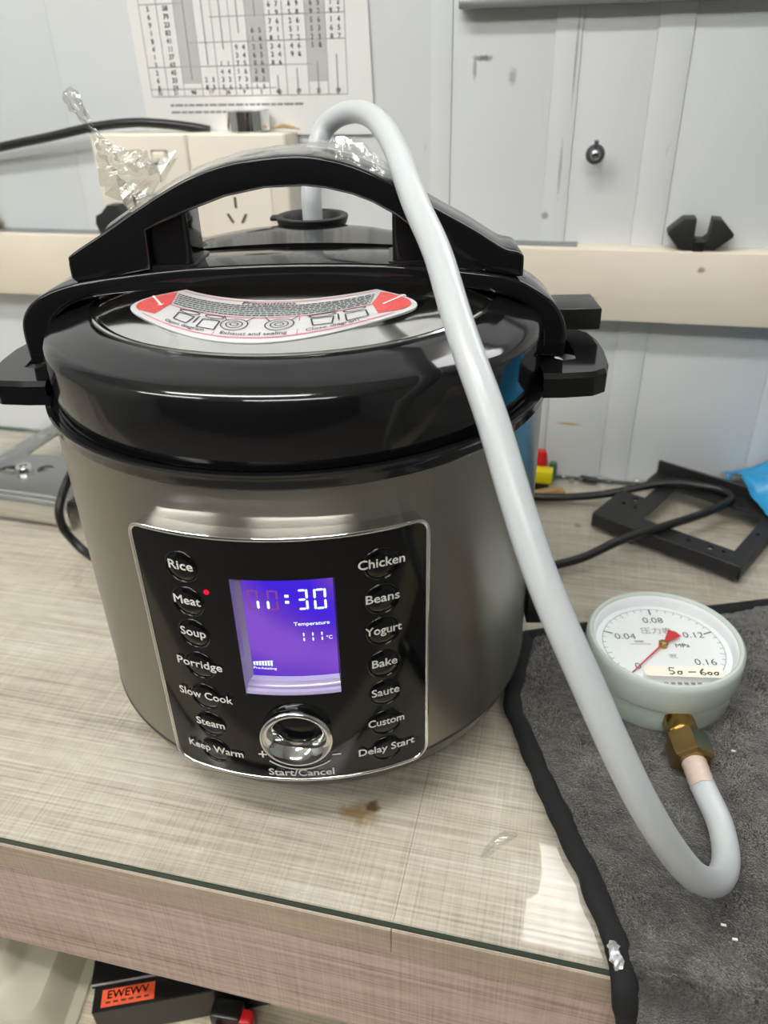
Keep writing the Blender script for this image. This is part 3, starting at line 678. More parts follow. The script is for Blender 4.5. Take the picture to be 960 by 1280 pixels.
for dx, az_ in ((0, 206), (1, 214)):
    a = radians(az_); c = Vector((GX+.0512*cos(a), GY+.0512*sin(a), .037)); part_g(MB().lathe([(0, .0016), (.0012, .0012), (.002, .0002), (.002, -.001)], 10, mat=Matrix.Translation(c) @ Matrix.Rotation(a, 4, 'Z') @ Matrix.Rotation(pi/2, 4, 'Y')), 'rim_screw', M['brass'] if dx else M['green'], 180)
# brass fitting
fa = radians(-79); FD = Vector((cos(fa), sin(fa), 0)); FZ = .0205
F0 = Vector((GX, GY, FZ))
def fmat(dist): # z axis along the fitting
    z = FD; x = Vector((0, 0, 1)); y = z.cross(x); mm = Matrix((x, y, z)).transposed().to_4x4(); mm.translation = F0+FD*dist; return mm
part_g(MB().lathe([(.0065, .0), (.0065, .007)], 24, mat=fmat(.044)), 'stem', M['brass'])
part_g(MB().lathe([(0, 0), (.0088, 0), (.0098, .001), (.0100, .006), (.0098, .0132), (.0088, .0145), (.0, .0145)], 8, mat=fmat(.0462) @ Matrix.Rotation(radians(20), 4, 'Z')), 'collar_nut', M['brass'], 20)
part_g(MB().lathe([(0, 0), (.0094, 0), (.0100, .0008), (.0094, .0018), (.0082, .003), (0, .003)], 32, mat=fmat(.0600)), 'sealing_ring', M['brass'])
part_g(MB().lathe([(0, 0), (.0110, 0), (.0132, .0018), (.0135, .003), (.0135, .0165), (.0128, .0190), (.0105, .0203), (.0074, .0204), (.0072, .019)], 6, mat=fmat(.0622)), 'hex_nut', M['bronze'], 20)

# ------------------------------------------------------------------ hose
wp = [(-.0185, .0918, .291), (-.0184, .0918, .302), (-.0183, .0917, .318)]
wp += [(-0.0191, 0.1141, 0.3414), (-0.0119, 0.1185, 0.3534), (0.0052, 0.1111, 0.3598), (0.0221, 0.0912, 0.3595), (0.037, 0.0647, 0.3552), (0.0556, 0.0236, 0.3449), (0.0679, -0.0113, 0.3359), (0.0797, -0.0354, 0.323), (0.0923, -0.0565, 0.3107), (0.1042, -0.0835, 0.293), (0.1163, -0.1067, 0.2757), (0.1285, -0.1244, 0.2574), (0.1426, -0.1457, 0.2286), (0.1581, -0.1634, 0.1991), (0.1773, -0.1776, 0.168), (0.2047, -0.1898, 0.1171), (0.2303, -0.1812, 0.0697), (0.2421, -0.1732, 0.0505), (0.2532, -0.1621, 0.0347), (0.2612, -0.1479, 0.0252), (0.2655, -0.1321, 0.0197), (0.2657, -0.114, 0.0179), (0.2628, -0.1017, 0.0186)]
endp = F0+FD*.0800
wp2 = [tuple(endp+FD*.022), tuple(endp+FD*.010), tuple(endp)]
full = spline(wp+wp2, 7)
for _ in range(14): full = full[:1]+[(full[i-1]+full[i]*2+full[i+1])/4 for i in range(1, len(full)-1)]+full[-1:]
n_end = 14
hose = empty('hose', tuple(full[0]), 'milky white silicone hose from the lid valve to the brass gauge fitting', 'hose')
N = len(full); rads = [.0067+.0005*(i/N) for i in range(N)]
MB().tube(full[:N-n_end+1], rads[:N-n_end+1], 20).build('hose_body', M['silicone'], hose, 60)
tl = full[N-n_end:]; MB().tube(tl, [.0072+(.0003*sin(i*1.9)) for i in range(len(tl))], 20).build('hose_end', M['sil_end'], hose, 60)['label'] = 'pinkish hose end stretched over the brass barb'

# ------------------------------------------------------------------ towel
towel = empty('towel', (.4, -.05, 0), 'charcoal plush towel with a black hem hanging over the desk edge', 'towel')
left = [(.1462, .0440), (.1440, .022), (.1420, 0), (.1405, -.016), (.1425, -.0340), (.1500, -.0515), (.1590, -.0750), (.1755, -.1104), (.1870, -.1350), (.1955, -.1530), (.2085, -.1850)]
LP = spline([(x, y, 0) for x, y in left], 14)
over = [(.2105, -.1945, .0008), (.2118, -.2000, .0002), (.2128, -.2045, -.0045), (.2160, -.2055, -.018), (.225, -.2060, -.034), (.245, -.2060, -.055), (.27, -.206, -.08)]
OV = spline([LP[-1]]+[Vector(p) for p in over], 6)[1:]
rows = [(p, Vector((.85,   .345-(.345+.193)*(i/(len(LP)-1))**.9, 0))) for i, p in enumerate(LP)]
rows += [(p, Vector((.85, p.y-.008*max(0, 1-i/6), p.z))) for i, p in enumerate(OV)]
nu = 240; vs = []; fs = []
def clampy(y, x): return y
for p, q in rows:
    for k in range(nu+1):
        t = (k/nu)**1.25; v = p.lerp(q, t)
        if v.y > .315: v.y = .315
        h = TZ*min(1, (.35+8*t+.0)) if k else .001
        h = TZ*(.55+.45*min(1, k/8))
        nz = noise.noise(Vector((v.x*28, v.y*28, 3)))*.0010+noise.noise(Vector((v.x*150, v.y*150, 9)))*.0007+noise.noise(Vector((v.x*520, v.y*520, v.z*520)))*.0009
        edge = min(1, k/5)
        if v.z < -.004: v = v+Vector((0, -(h+nz)*edge, 0))
        else: v = v+Vector((0, -max(0, -v.z)*1.0, (h+nz)))
        vs.append(v)
L = len(rows)
for i in range(L-1):
    for k in range(nu): a = i*(nu+1)+k; fs.append((a, a+1, a+nu+2, a+nu+1))
mb = MB(); mb.add(vs, fs); mb.build('plush_cloth', M['towel'], towel, 180, weld=False)
rn = random.Random(4); pv = []; pf = []
for q in range(90000):
    i = rn.randrange(0, len(rows)-2); t = (rn.random()**1.1)*.62; k = t**(1/1.25)*nu; k0 = int(k)
    if k0 < 4: continue
    b0 = vs[i*(nu+1)+k0]; b1 = vs[(i+1)*(nu+1)+k0+1]; p = b0.lerp(b1, rn.random()); p = p+(vs[i*(nu+1)+k0+1]-b0)*rn.uniform(-.5, .5)
    if p.x > .52 or (p.x-GX)**2+(p.y-GY)**2 < .0478**2: continue
    up = Vector((0, -1, 0)) if p.z < -.004 else Vector((0, 0, 1))
    fl = noise.noise(Vector((p.x*30, p.y*30, p.z*30+4)))*4; d = Vector((cos(fl), sin(fl), 0))*rn.uniform(.0006, .0016)+up*rn.uniform(.0009, .0020)
    w_ = Vector((-sin(fl), cos(fl), 0))*.00028; n = len(pv); pv += [p-w_-up*.0003, p+w_-up*.0003, p+d]; pf.append((n, n+1, n+2))
mb = MB(); mb.v = pv; mb.f = pf; mb.mi = [0]*len(pf); mb.build('pile', M['pile'], towel, None, weld=False)['kind'] = 'stuff'
hb = [Vector((rows[0][0].lerp(rows[0][1], t))) for t in [1-.05*i for i in range(20)]]
for v in hb: v.y = min(v.y, .315)
hpts = [v+Vector((0, 0, .0042)) for v in hb]+[p+Vector((.002, 0, .0042)) for p in LP]+[p+(Vector((.002, -.003, .003)) if p.z > -.004 else Vector((.002, -.0045, 0))) for p in OV]
hpts = [p+Vector((noise.noise(p*60)*.0012, noise.noise(p*60+Vector((5, 5, 5)))*.0012, 0)) for p in hpts]
MB().tube(hpts, [.0066+.0012*noise.noise(p*70) for p in hpts], 12, True, 0, .62).build('hem', M['hem'], towel, 60)
fo = [Vector((.2070, -.1868, .0090)), Vector((.2080, -.1925, .0096)), Vector((.2102, -.198, .0078)), Vector((.2112, -.203, .004))]
MB().tube(spline(fo, 4), [.0016, .0022, .0028, .003, .0026, .003, .0034, .0028, .0024, .002, .0018, .0012, .0008], 8, True, 0, .5, .35).build('torn_patch', M['foil'], towel, None)['label'] = 'torn silvery patch on the black hem'
for i, q in enumerate([(.243, -.143), (.2665, -.172), (.283, -.045), (.262, -.1655)]):
    mb = MB().box(q[0]-.0013, q[0]+.0013, q[1]-.0006, q[1]+.0006, .0078, .0086, .0002); tag(mb.build('lint_fleck', M['white_print']), ['white fleck of lint on the towel inside the hose bend', 'white fleck of lint on the towel below the hose bend', 'white fleck of lint on the towel right of the brass nut', 'small white fleck of lint near the towel front'][i], 'lint')

# ------------------------------------------------------------------ wall things
def text_marks(name, rows_): pass
chart = empty('paper_chart', (-.145, YW, .345), 'white paper sheet with a printed number table taped on the wall', 'paper')
yp = YW-.0024
def wp_(x, z, d=0): return Vector((x, yp-d, z))
MB().prism([(-.2555, .3290), (-.0320, .3290), (-.0385, .50), (-.2590, .50)], lambda x, z, d: wp_(x, z, d), 0, .0003, ()).build('sheet', M['paper'], chart)
cols = [-.2465, -.2295, -.2130, -.1945, -.1780, -.1615, -.1460, -.1285, -.1120, -.0915, -.0735, -.0560]
for c0 in (2, 6, 9):
    MB().prism([(cols[c0], .3715), (cols[c0+1], .3715), (cols[c0+1], .497), (cols[c0], .497)], lambda x, z, d: wp_(x, z, .0003+d), 0, .0001).build('shaded_column', M['paper_grey'], chart)
mb = MB()
def hl(x0, x1, z, w=.0004): mb.add([wp_(x0, z-w, .0005), wp_(x1, z-w, .0005), wp_(x1, z+w, .0005), wp_(x0, z+w, .0005)], [(0, 1, 2, 3)])
def vl(x, z0, z1, w=.0004): mb.add([wp_(x-w, z0, .0005), wp_(x+w, z0, .0005), wp_(x+w, z1, .0005), wp_(x-w, z1, .0005)], [(0, 1, 2, 3)])
hl(-.2465, -.205, .4335); hl(-.180, -.056, .4225); hl(-.205, -.056, .4035); hl(-.2465, -.0875, .3850); hl(-.2465, -.122, .3672); hl(-.2465, -.056, .3612)
for c in cols: vl(c, .3612, .497)
mb.build('table_rules', M['ink_mid'], chart)['kind'] = 'stuff'
mb = MB(); rnd = random.Random(5)
zr = [.4300-.0062*i for i in range(11)]
for ci in range(len(cols)-1):
    xc = (cols[ci]+cols[ci+1])/2
    for ri, z in enumerate(zr):
        stair = .455-.0125*max(0, 9-ci) if ci >= 2 else .46
        low = .3640 if ci < 7 else .374+.006*(ci-6)
        if z < low+.002 or z > stair: continue
        for dx in ((0,) if ci < 2 else (-.0034, .0034)):
            add_text(mb, str(rnd.randint(1, 9)) if ci != 1 else str(rnd.randint(10, 99)), .0056, lambda a, b, x=xc+dx, z=z: wp_(x+a, z+b, .0005), .03)
    if ci >= 2: vl(xc, .457-.0118*max(0, 9-ci), .497, .0005)
    if ci >= 7: vl(xc, .3612, .377+.005*(ci-7), .0005)
    add_text(mb, str(rnd.randint(1, 99)), .0050, lambda a, b, x=xc: wp_(x+a, .3642+b, .0005), .03)
for z, x1 in ((.3540, -.104), (.3482, -.15)):
    x = -.229
    while x < x1: L_ = rnd.uniform(.003, .009); hl(x, x+L_, z, .0009); x += L_+.0011
mb.build('printed_figures', M['ink_soft'], chart, None, weld=False)['kind'] = 'stuff'

sock = empty('wall_socket', (-.198, YW, .2398), 'ivory double wall socket box above the cream trunking', 'socket')
yb = .285
MB().box(-.2965, -.1055, yb+.004, YW-.0004, .2402, .3325, .003).build('back_box', M['socket'], sock, 30)
for k, (x0, x1) in enumerate(((-.2975, -.2005), (-.1995, -.1045))):
    pl = MB().box(x0, x1, yb, yb+.006, .2415, .3335, .0028, 3).build('face_plate', M['socket'], sock, 30)
    cx = (x0+x1)/2; cz = .283
    if k == 0:
        MB().box(-.2355, -.2215, yb-.003, yb+.001, .3085, .3185, .0025, 3).build('rocker_switch', M['socket'], pl, 30)
        MB().box(-.237, -.220, yb-.0006, yb+.001, .3070, .3200, .0005, 1).build('switch_frame', M['grey_print'], pl, 30)
    else: MB().prism(rrect(cx-.030, cx+.030, cz-.036, cz+.028, .004), lambda x, z, d: Vector((x, yb-d, z)), -.001, .0008).build('socket_insert', M['socket'], pl, 30)
    cx = -.158 if k else -.262; cz = .2665
    yy = yb-.0010 if k else yb-.0003
    def slot(x, z, ang, w=.0011, h=.0048):
        c_, s_ = cos(radians(ang)), sin(radians(ang)); q = [(x+a*c_-b*s_, z+a*s_+b*c_) for a, b in ((-w, -h), (w, -h), (w, h), (-w, h))]
        MB().prism(q, lambda X, Z, d: Vector((X, yy-d, Z)), -.0005, .0003).build('pin_slot', M['ink'], pl)
    slot(cx, cz+.0088, 0); slot(cx-.0066, cz-.0052, 32); slot(cx+.0070, cz-.0052, -32)
chrome = empty('chrome_cylinder', (-.146, .299, .3337), 'short chrome cylinder standing on top of the wall socket', 'cylinder')
MB().lathe([(0, .3337), (.0188, .3337), (.0193, .3342), (.0193, .3500), (.0186, .3508), (0, .3509)], 40, (-.1455, .3045, 0)).build('shell', M['chrome'], chrome, 40)
o = empty('fibre_scrap', (-.112, .305, .3337), 'tan scrap of fibre lying behind the chrome cap on the socket', 'scrap')
MB().tube([(-.121, .305, .3360), (-.112, .302, .3375), (-.103, .306, .3358), (-.097, .304, .3348)], [.002, .0026, .002, .001], 7, True, 0, .6, .4).build('tuft', M['tan'], o)
cb = spline([(-.72, .3165, .262), (-.55, .3165, .297), (-.4158, .311, .3197), (-.3589, .309, .3285), (-.3042, .307, .3375), (-.2614, .3055, .3410), (-.2287, .306, .3395), (-.2049, .312, .3362), (-.19, .317, .3330)], 6)
o = empty('wall_cable', (-.45, .316, .31), 'thick black cable running along the wall to the socket', 'cable')
MB().tube(cb, .0042, 12).build('cable_sheath', M['cable'], o, 60)
# clips on the trunking
def clip(x0, name_label, mir=1):
    o = empty('cable_clip', (x0, .309, .2386), name_label, 'clip', 'black cable clips on the trunking')
    pl = [(-.0165, .0015), (-.0265, .0130), (-.0265, .0155), (-.0150, .0262), (-.0052, .0262), (-.0050, .0115), (-.001, .0085), (.004, .0085), (.0075, .0115), (.0085, .0262), (.0160, .0255), (.0265, .0145), (.0262, .0120), (.0135, .0010)]
    b = bevel_prism([(x0+x, .2387+z) for x, z in pl], .3025, .3235, .0010)
    b.build('clip_body', M['black_matte'], o, 30)
    MB().box(x0-.005, x0+.004, .3010, .3030, .2388, .2470, .0006).build('clip_tongue', M['black_soft'], o, 30)
    return o
clip(.2568, 'black plastic cable clip with a notch on the right end of the trunking')
o = empty('cable_clip', (-.301, .29, .2386), 'black plastic cable clip half hidden at the left of the cooker handle', 'clip', 'black cable clips on the trunking')
bevel_prism([(-.2935, .2420), (-.2985, .2570), (-.2965, .2640), (-.2905, .2665), (-.2830, .2735), (-.2735, .2735), (-.2620, .2580), (-.2620, .2420)], .2680, .2842, .0010).build('clip_body', M['black_matte'], o, 30)
MB().box(-.288, -.270, .2690, .2998, .2260, .2425, .001).build('clip_tongue', M['black_soft'], o, 30)
for (x, z, lb, mt) in ((.1624, .3142, 'steel screw head with a washer on the bare right wall', 'zinc'), (-.4530, .2475, 'brown screw head on the wall at the far left', 'tan')):
    o = empty('wall_screw', (x, YW, z), lb, 'screw'); T = Matrix.Translation((x, YW-.0004, z)) @ Matrix.Rotation(pi/2, 4, 'X')
    mt = M['zinc' if mt == 'zinc' else 'tan']; ln = .016 if x > 0 else .006
    MB().lathe([(0, 0), (.0030, 0), (.0030, ln), (0, ln)], 14, mat=T).build('shank', mt, o, 40)
    MB().lathe([(0, ln-.0010), (.0078, ln-.0010), (.0080, ln), (.0074, ln+.0008), (.0045, ln+.0012), (0, ln+.0012)], 28, mat=T).build('washer', M['dark_zinc'] if x > 0 else mt, o, 40)
    MB().lathe([(.0046, ln+.001), (.0048, ln+.0022), (.0044, ln+.0040), (.0030, ln+.0054), (.0014, ln+.006), (0, ln+.0061)], 20, mat=T).build('round_head', mt, o, 60)
    MB().box(x-.0018, x+.0018, YW-ln-.003, YW-ln+.001, z+.006, z+.0112, .0006).build('washer_tab', M['dark_zinc'] if x > 0 else mt, o)

# ------------------------------------------------------------------ things on the desk behind
o = empty('power_cord', (.15, .14, 0), 'black power cord looping on the desk behind the right of the cooker', 'cord')
pc = spline([(.100, .282, .0043), (.14, .2645, .0043), (.20, .274, .0075), (.262, .288, .0200), (.298, .288, .0205), (.3160, .2820, .0202), (.3220, .271, .0200), (.315, .258, .0198), (.29, .232, .0196), (.25, .200, .0195), (.218, .178, .0165), (.19, .1605, .0075), (.169, .149, .0044), (.135, .128, .0042), (.115, .112, .0042)], 8)
MB().tube(pc, .0040, 12).build('cord_sheath', M['cable'], o, 60)
o = empty('left_cord', (-.31, .15, 0), 'thin black cord hanging in a bend left of the cooker', 'cord')
lc = spline([(-0.2736, 0.1309, 0.085), (-0.267, 0.1092, 0.076), (-0.2708, 0.101, 0.066), (-0.274, 0.0921, 0.054), (-0.2742, 0.0839, 0.042), (-0.2712, 0.081, 0.028), (-0.2655, 0.0823, 0.015), (-0.2532, 0.079, 0.0065), (-0.225, 0.068, 0.0044), (-0.195, 0.075, 0.0044)], 8)
MB().tube(lc, .0040, 12).build('cord_sheath', M['cable'], o, 60)

# black steel bracket frame
bA, bB = Vector((.1940, .2240)), Vector((.3160, .1580)); bx = (bB-bA).normalized(); by = Vector((-bx.y, bx.x)); ang = math.atan2(bx.y, bx.x)
br = empty('steel_bracket', (.255, .19, 0), 'black steel bracket frame with punched holes lying on the desk', 'bracket')
TM = Matrix.Translation((bA.x, bA.y, 0)) @ Matrix.Rotation(ang, 4, 'Z')
LB = (bB-bA).length; WB = .118
def bplate(x0, x1, y0, y1, z0, z1, nm, holes=(), bev=.0006):
    if not holes: return MB().box(x0, x1, y0, y1, z0, z1, bev, 1, TM).build(nm, M['black_matte'], br, 30)
    hs = [[(cx+rr*cos(2*pi*i/10), cy+rr*sin(2*pi*i/10)) for i in range(10)] for cx, cy, rr in holes]
    return MB().prism([(x0, y0), (x1, y0), (x1, y1), (x0, y1)], lambda x, y, d: TM @ Vector((x, y, d)), z0, z1, hs).build(nm, M['black_matte'], br, 30)
bplate(0, LB, 0, .0025, .001, .0150, 'front_flange')
bplate(0, LB, .0025, .021, .0125, .0150, 'front_rail', [(.062, .012, .002), (.088, .012, .0022), (.107, .013, .003), (.118, .014, .002)])
bplate(0, .040, .021, .058, .0125, .0150, 'left_plate', [(.014, .036, .0024), (.019, .050, .003), (.026, .036, .002)])
bplate(.024, .040, .058, WB-.02, .0125, .0150, 'left_arm')
bplate(LB-.014, LB, .021, WB-.0025, .0125, .0150, 'right_rail', [(LB-.008, .06, .002)])
bplate(LB-.0025, LB, 0, WB, .001, .0125, 'right_flange')
bplate(.010, LB, WB-.024, WB-.0025, .0125, .0150, 'rear_rail', [(.03, WB-.016, .0022), (.085, WB-.015, .0022), (.10, WB-.016, .002)])
bplate(.010, LB, WB-.0025, WB, .001, .0285, 'rear_flange')

# blue plastic sheet draped at the right rear
o = empty('blue_sheet', (.42, .26, 0), 'crumpled translucent blue plastic sheet at the right rear of the desk', 'plastic sheet')
nx, ny = 44, 26; vs = []; fs = []
for j in range(ny+1):
    for i in range(nx+1):
        a = i/nx; b = j/ny; x = .318+.36*a; y = .205+.112*b
        fl = y-(.323-.54*(x-.259)); lift = .004*min(1, max(0, (b-.05)*4))+(.016*math.exp(-(fl/.016)**2) if x < .385 else 0)+(.165*min(1, max(0, (a-.02)*2.0))**1.25)*min(1, b*1.25)**1.6
        z = .0185+lift*(.35+.65*b)+.0035*noise.noise(Vector((x*38, y*38, 2)))+.003*noise.noise(Vector((x*120, y*120, 4)))
        x2 = x+.05*(1-b)*(1-a)+.004*noise.noise(Vector((y*80, a*9, 7)))
        vs.append(Vector((x2, min(y, .3215), max(z, .0165))))
for j in range(ny):
    for i in range(nx): k = j*(nx+1)+i; fs.append((k, k+1, k+nx+2, k+nx+1))
mb = MB(); mb.add(vs, fs); sh = mb.build('sheet', M['blue'], o, 180); sm = sh.modifiers.new('thickness', 'SOLIDIFY'); sm.thickness = .0006
MB().box(.3208, .3242, .300, .3025, .004, .0285, .0008).build('corner_strip', M['blue'], o)

# small odds and ends near the wall
o = empty('yellow_block', (.145, .289, 0), 'small yellow plastic block near the wall right of the cooker', 'block')
MB().box(.128, .154, .283, .297, .0095, .0230, .001, 2).build('block_body', M['yellow'], o, 30); MB().box(.131, .151, .285, .295, .0003, .0095, .001, 2).build('block_foot', M['black_matte'], o, 30)
o = empty('red_stopper', (.137, .309, 0), 'small red plastic stopper behind the yellow block', 'stopper')
MB().lathe([(0, .0003), (.007, .0003), (.0075, .015), (.0070, .029), (.005, .034), (0, .0355)], 24, (.140, .3095, 0)).build('cap_body', M['red'], o, 40); MB().lathe([(0, .0003), (.004, .0003), (.004, .020), (0, .021)], 12, (.1535, .312, 0)).build('green_pin', M['green'], o, 40)
o = empty('cardboard_scrap', (.145, .273, 0), 'brown cardboard strip on the desk before the yellow block', 'scrap')
MB().box(-.028, .028, -.005, .005, 0, .0032, .0005, 1, Matrix.Translation((.141, .2765, .0003)) @ Matrix.Rotation(radians(22), 4, 'Z')).build('strip', M['brown'], o)
MB().box(-.016, .016, -.004, .004, 0, .002, .0005, 1, Matrix.Translation((.1475, .2775, .0036)) @ Matrix.Rotation(radians(30), 4, 'Z')).build('strip', M['tan'], o)
o = tag(MB().box(-.009, .009, -.003, .003, 0, .004, .0008, 1, Matrix.Translation((.191, .3165, .0003)) @ Matrix.Rotation(radians(-14), 4, 'Z')).build('black_clip', M['black_matte'], None, 30), 'tiny black plastic piece lying at the foot of the wall', 'scrap')
beads = [(.1822, .219, .0034, 'clear plastic bead on the desk left of the steel bracket'), (.1735, .305, .004, 'clear plastic bead near the wall right of the yellow block'), (.166, .3145, .003, 'tiny clear bead beside the red cap at the wall'), (.183, .312, .003, 'tiny clear bead left of the black piece at the wall'), (.212, .316, .0035, 'clear bead at the wall right of the black piece'), (.236, .3155, .003, 'rightmost clear bead along the foot of the wall')]
for x, y, rr, lb in beads:
    b = bmesh.new(); bmesh.ops.create_icosphere(b, subdivisions=1, radius=rr)
    for v in b.verts: v.co *= random.uniform(.75, 1.15)
    b.transform(Matrix.Translation((x, y, rr*.95))); tag(MB().bm(b).build('plastic_bead', M['crystal']), lb, 'bead', 'clear plastic beads on the desk')
# white paper bits along the wall foot
for i, (x0, y0, w_, lb) in enumerate(((.205, .322, .012, 'white scrap of film at the wall foot behind the beads'), (.246, .321, .016, 'white scrap of film at the wall foot behind the bracket'))):
    o = MB().tube([(x0-w_, y0-.003, .003), (x0-w_*.3, y0-.004, .0065), (x0+w_*.4, y0-.004, .004), (x0+w_, y0-.003, .0022)], [.0014, .0026, .002, .001], 7, True, 0, .7, .4).build('film_scrap', M['film']); tag(o, lb, 'scrap')

# chrome plated part in clear wrap, left rear
cp = empty('chrome_bracket', (-.42, .2, 0), 'chrome bracket with a bolt in clear wrapping left of the cooker', 'bracket')
pol = [(-.425, .130), (-.379, .133), (-.318, .131), (-.2985, .127), (-.290, .150), (-.330, .195), (-.372, .262), (-.385, .312), (-.415, .312), (-.425, .22)]
hol = [(-.396, .2085), (-.360, .211), (-.352, .200), (-.375, .232), (-.396, .2555), (-.404, .247)]
hol = [(-.3985, .2070), (-.360, .2085), (-.354, .2120), (-.384, .2550), (-.3965, .2600)]
slot_ = [(-.388+.017*cos(a)*1.0, .1712+.0105*sin(a)) for a in [2*pi*i/16 for i in range(16)]]
slot2 = [(-.3570+.0085*cos(a), .1800+.0085*sin(a)) for a in [2*pi*i/14 for i in range(14)]]
MB().prism(pol, lambda x, y, d: Vector((x, y, d)), .0275, .0300, [slot_, slot2, hol]).build('top_plate', M['zinc'], cp, 30)
fr_ = [(-.44, .1245), (-.41, .125), (-.379, .1255), (-.330, .1235), (-.2965, .121)]
mb = MB(); sp_ = spline([(x, y, 0) for x, y in fr_], 6); prof = [(.0115, .0300), (.006, .0297), (.002, .0270), (0, .021), (0, .006), (.002, .0005)]
for (o1, z1), (o2, z2) in zip(prof, prof[1:]):
    n = len(sp_); mb.add([p+Vector((0, o1, z1)) for p in sp_]+[p+Vector((0, o2, z2)) for p in sp_], [(i, i+1, n+i+1, n+i) for i in range(n-1)])
mb.build('front_rim', M['chrome_soft'], cp, 60)
MB().box(-.42, -.30, .175, .185, .0004, .0275, .001, 1, None).build('support_rib', M['zinc'], cp)
MB().lathe([(0, .0165), (.006, .0165), (.0085, .0175), (.0085, .034), (.0074, .0355), (.004, .0355), (.0038, .0335), (0, .0335)], 24, (-.3765, .1725, 0)).build('bolt', M['chrome'], cp, 40)
MB().lathe([(0, .0140), (.015, .0140), (.0155, .0165), (0, .0168)], 28, (-.3815, .1715, 0)).build('bolt_washer', M['zinc'], cp, 40)
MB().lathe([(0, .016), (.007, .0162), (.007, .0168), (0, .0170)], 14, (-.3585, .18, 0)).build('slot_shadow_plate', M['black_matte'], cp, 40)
mb = MB(); n = 20
for i in range(n+1):
    for j in range(5):
        a = i/n; x = -.422+.022*a; yb_ = .14+.175*a
        mb.v.append(Vector((x-.008*j+.012, min(yb_, .318), .031+.004*noise.noise(Vector((x*90, j*3, 1)))+.004*sin(j*1.3+i*1.7)*.6+.003)))
for i in range(n):
    for j in range(4): k = i*5+j; mb.f.append((k, k+1, k+6, k+5)); mb.mi.append(0)
mb.build('clear_wrap', M['film'], cp, None)
MB().box(-.307, -.300, .128, .134, .001, .012, .0008).build('clear_wrap', M['film'], cp)

# crumpled scrap of clear film on the desk in front
o = empty('film_shard', (.147, -.14, 0), 'crumpled clear plastic scrap on the glass before the cooker', 'scrap')
rnd = random.Random(11); mb = MB(); base = [Vector((.137, -.1505, .0012)), Vector((.1405, -.1455, .0030)), Vector((.1435, -.1415, .0036)), Vector((.1475, -.1370, .0034)), Vector((.1510, -.1330, .0030)), Vector((.1560, -.1305, .0014))]
for i, p in enumerate(base):
    w_ = [.001, .003, .0036, .0040, .0032, .001][i]
    for j, q in enumerate((-1, -.3, .4, 1)): mb.v.append(p+Vector((.7*q*w_, -.6*q*w_, abs(rnd.uniform(-.0022, .0022))-(.001 if j in (0, 3) else 0))))
for v in mb.v: v.z = max(.0006, v.z)
for i in range(5):
    for j in range(3): k = i*4+j; mb.f.append((k, k+1, k+5, k+4)); mb.mi.append(0)
mb.build('crumpled_film', M['film'], o, None)

# clear plastic wrap over the carrying handle with its twisted tail
wrap = empty('plastic_wrap', (-.02, 0, .345), 'crinkled clear plastic wrap over the black handle with a twisted tail', 'plastic wrap')
Rz = Matrix.Rotation(AZ, 4, 'Z'); rnd = random.Random(21)
tp = smooth_open(top, 5); tp = [p for p in tp if -.1 < p[0] < .062]
mb = MB(); K = 9
for i, (x, z) in enumerate(tp):
    a = i/(len(tp)-1)
    puff = .0022+.0016*abs(noise.noise(Vector((x*70, 0, 1))))+(.0065*math.exp(-((x-.036)/.016)**2))
    for j in range(K):
        b = j/(K-1)*2-1; yy = .0205*b; dz = puff*(1-abs(b)**4)-(.0012*max(0, abs(b)-.86)/.14)
        dz += rnd.uniform(-1, 1)*(.0005+.0028*math.exp(-((x-.036)/.018)**2))*(1 if abs(b) < .9 else .3)
        mb.v.append(Rz @ Vector((x, yy, z+max(.0008, dz))))
for i in range(len(tp)-1):
    for j in range(K-1): k = i*K+j; mb.f.append((k, k+1, k+K+1, k+K)); mb.mi.append(0)
mb.build('handle_film', M['film'], wrap, None)
tailc = [(-.1108, .3790), (-.1085, .3735), (-.1050, .3675), (-.1025, .3620), (-.0995, .3560), (-.0965, .3500), (-.0920, .3430), (-.0860, .3375), (-.0780, .3330), (-.0700, .3310)]
tw = [.0034, .0050, .0042, .0022, .0036, .0075, .0125, .0175, .0215, .0225]
tails = spline([(x, 0, z) for x, z in tailc], 4); wi = [p.x for p in spline([(w_, 0, 0) for w_ in tw], 4)]
mb = MB(); K = 15
for i, p in enumerate(tails):
    nrm = Vector((.80, 0, .60)) if i < 28 else Vector((.62, 0, .78))
    for j in range(K):
        an = 2*pi*j/K; fold = .62+.38*sin(an*4+i*.55)+rnd.uniform(-.16, .16)
        mb.v.append(Rz @ (p+nrm*cos(an)*wi[i]*fold+Vector((0, 1, 0))*sin(an)*wi[i]*.55*fold))
for i in range(len(tails)-1):
    for j in range(K): a = i*K+j; b = i*K+(j+1) % K; mb.f.append((a, b, b+K, a+K)); mb.mi.append(0)
mb.build('twisted_tail', M['film'], wrap, None)

# ------------------------------------------------------------------ things on the shelf below
ZF = -.2018
o = empty('clear_tray', (-.25, -.23, ZF), 'frosted clear plastic tray at the left end of the lower shelf', 'tray')
def stadium(x0, x1, y0, y1, rr): return rrect(x0, x1, y0, y1, rr, 6)
TR = Matrix.Translation((-.145, -.160, 0)) @ Matrix.Rotation(radians(12), 4, 'Z')
lay = [(.000, ZF+.001, .020), (.0005, ZF+.004, .020), (.008, ZF+.006, .018), (.011, ZF+.012, .017), (.017, ZF+.030, .015), (.020, ZF+.033, .014), (.040, ZF+.034, .012), (.044, ZF+.037, .010), (.050, ZF+.047, .009), (.053, ZF+.049, .008)]
rings = [[TR @ Vector((x, y, z)) for x, y in stadium(-.20+d, -d, -.075+d, .075-d, rr)] for d, z, rr in lay]
mb = MB(); n = len(rings[0])
for A, B in zip(rings, rings[1:]): mb.add(A+B, [(i, (i+1) % n, n+(i+1) % n, n+i) for i in range(n)])
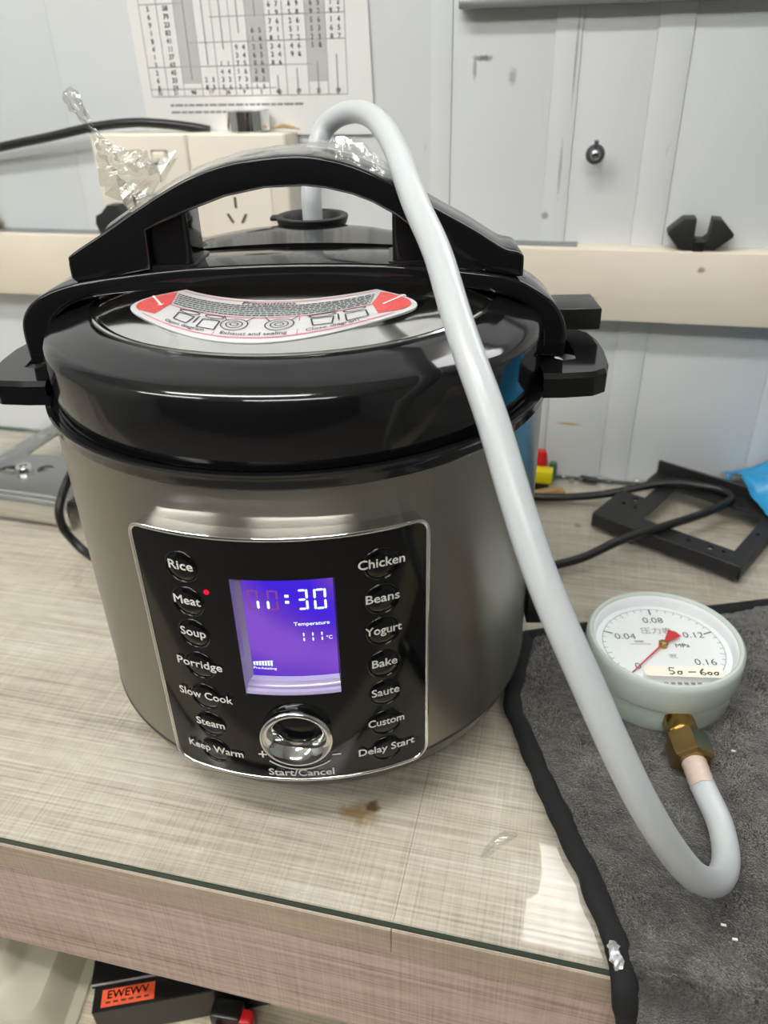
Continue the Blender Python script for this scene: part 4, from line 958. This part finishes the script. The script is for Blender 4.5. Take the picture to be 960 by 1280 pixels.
mb.add(rings[-1], [tuple(range(n))]); mb.build('tray_body', M['frosted'], o, 35)
o = empty('black_box', (-.085, -.16, ZF), 'black carton with an orange label on the lower shelf', 'box')
BT = Matrix.Translation((-.1165, -.2040, 0)) @ Matrix.Rotation(radians(23), 4, 'Z')
MB().box(0, .13, 0, .10, ZF, -.1705, .0008, 1, BT).build('carton', M['black_soft'], o, 30)
MB().box(-.002, .13, .016, .10, -.1705, -.1665, .0008, 1, BT).build('carton_lid', M['black_soft'], o, 30)
MB().box(-.002, .13, .0155, .0170, -.1668, -.1660, .0002, 1, BT).build('carton_lid_edge', M['grey_print'], o)
mb = MB().prism([(.006, .0022), (.042, .0022), (.042, .0140), (.006, .0140)], lambda x, y, d: BT @ Vector((x, y, -.1705+d)), 0, .0004); mb.build('orange_label', M['orange'], o)
mb = MB(); add_text(mb, 'EWEWV', .0078, lambda a, b: BT @ Vector((.024+a, .0098+b, -.1699)), .02, width=.028)
for i in range(6): x = .009+i*.0052; mb.add([BT @ Vector(q) for q in ((x, .0042, -.1699), (x+.0034, .0042, -.1699), (x+.0034, .0056, -.1699), (x, .0056, -.1699))], [(0, 1, 2, 3)])
mb.build('label_lettering', M['ink'], o, None, weld=False)
o = empty('red_tool', (-.01, -.17, ZF), 'red and black plastic tool lying on the lower shelf', 'tool')
RT = Matrix.Translation((-.030, -.178, 0)) @ Matrix.Rotation(radians(4), 4, 'Z')
MB().box(-.010, .012, -.006, .008, ZF+.006, ZF+.024, .002, 2, RT).box(-.004, -.001, -.009, -.005, ZF+.01, ZF+.022, .0006, 1, RT).build('black_jaw', M['black_soft'], o, 30)
MB().box(-.009, .024, -.014, -.004, ZF+.0005, ZF+.012, .002, 2, RT).box(.010, .020, -.006, .004, ZF+.004, ZF+.022, .002, 2, RT).build('red_body', M['red'], o, 30)
MB().tube([RT @ Vector(q) for q in ((.020, -.012, ZF+.008), (.045, -.010, ZF+.0095), (.075, -.012, ZF+.008), (.10, -.02, ZF+.006))], [.004, .008, .008, .005], 12).build('red_handle', M['red'], o, 60)
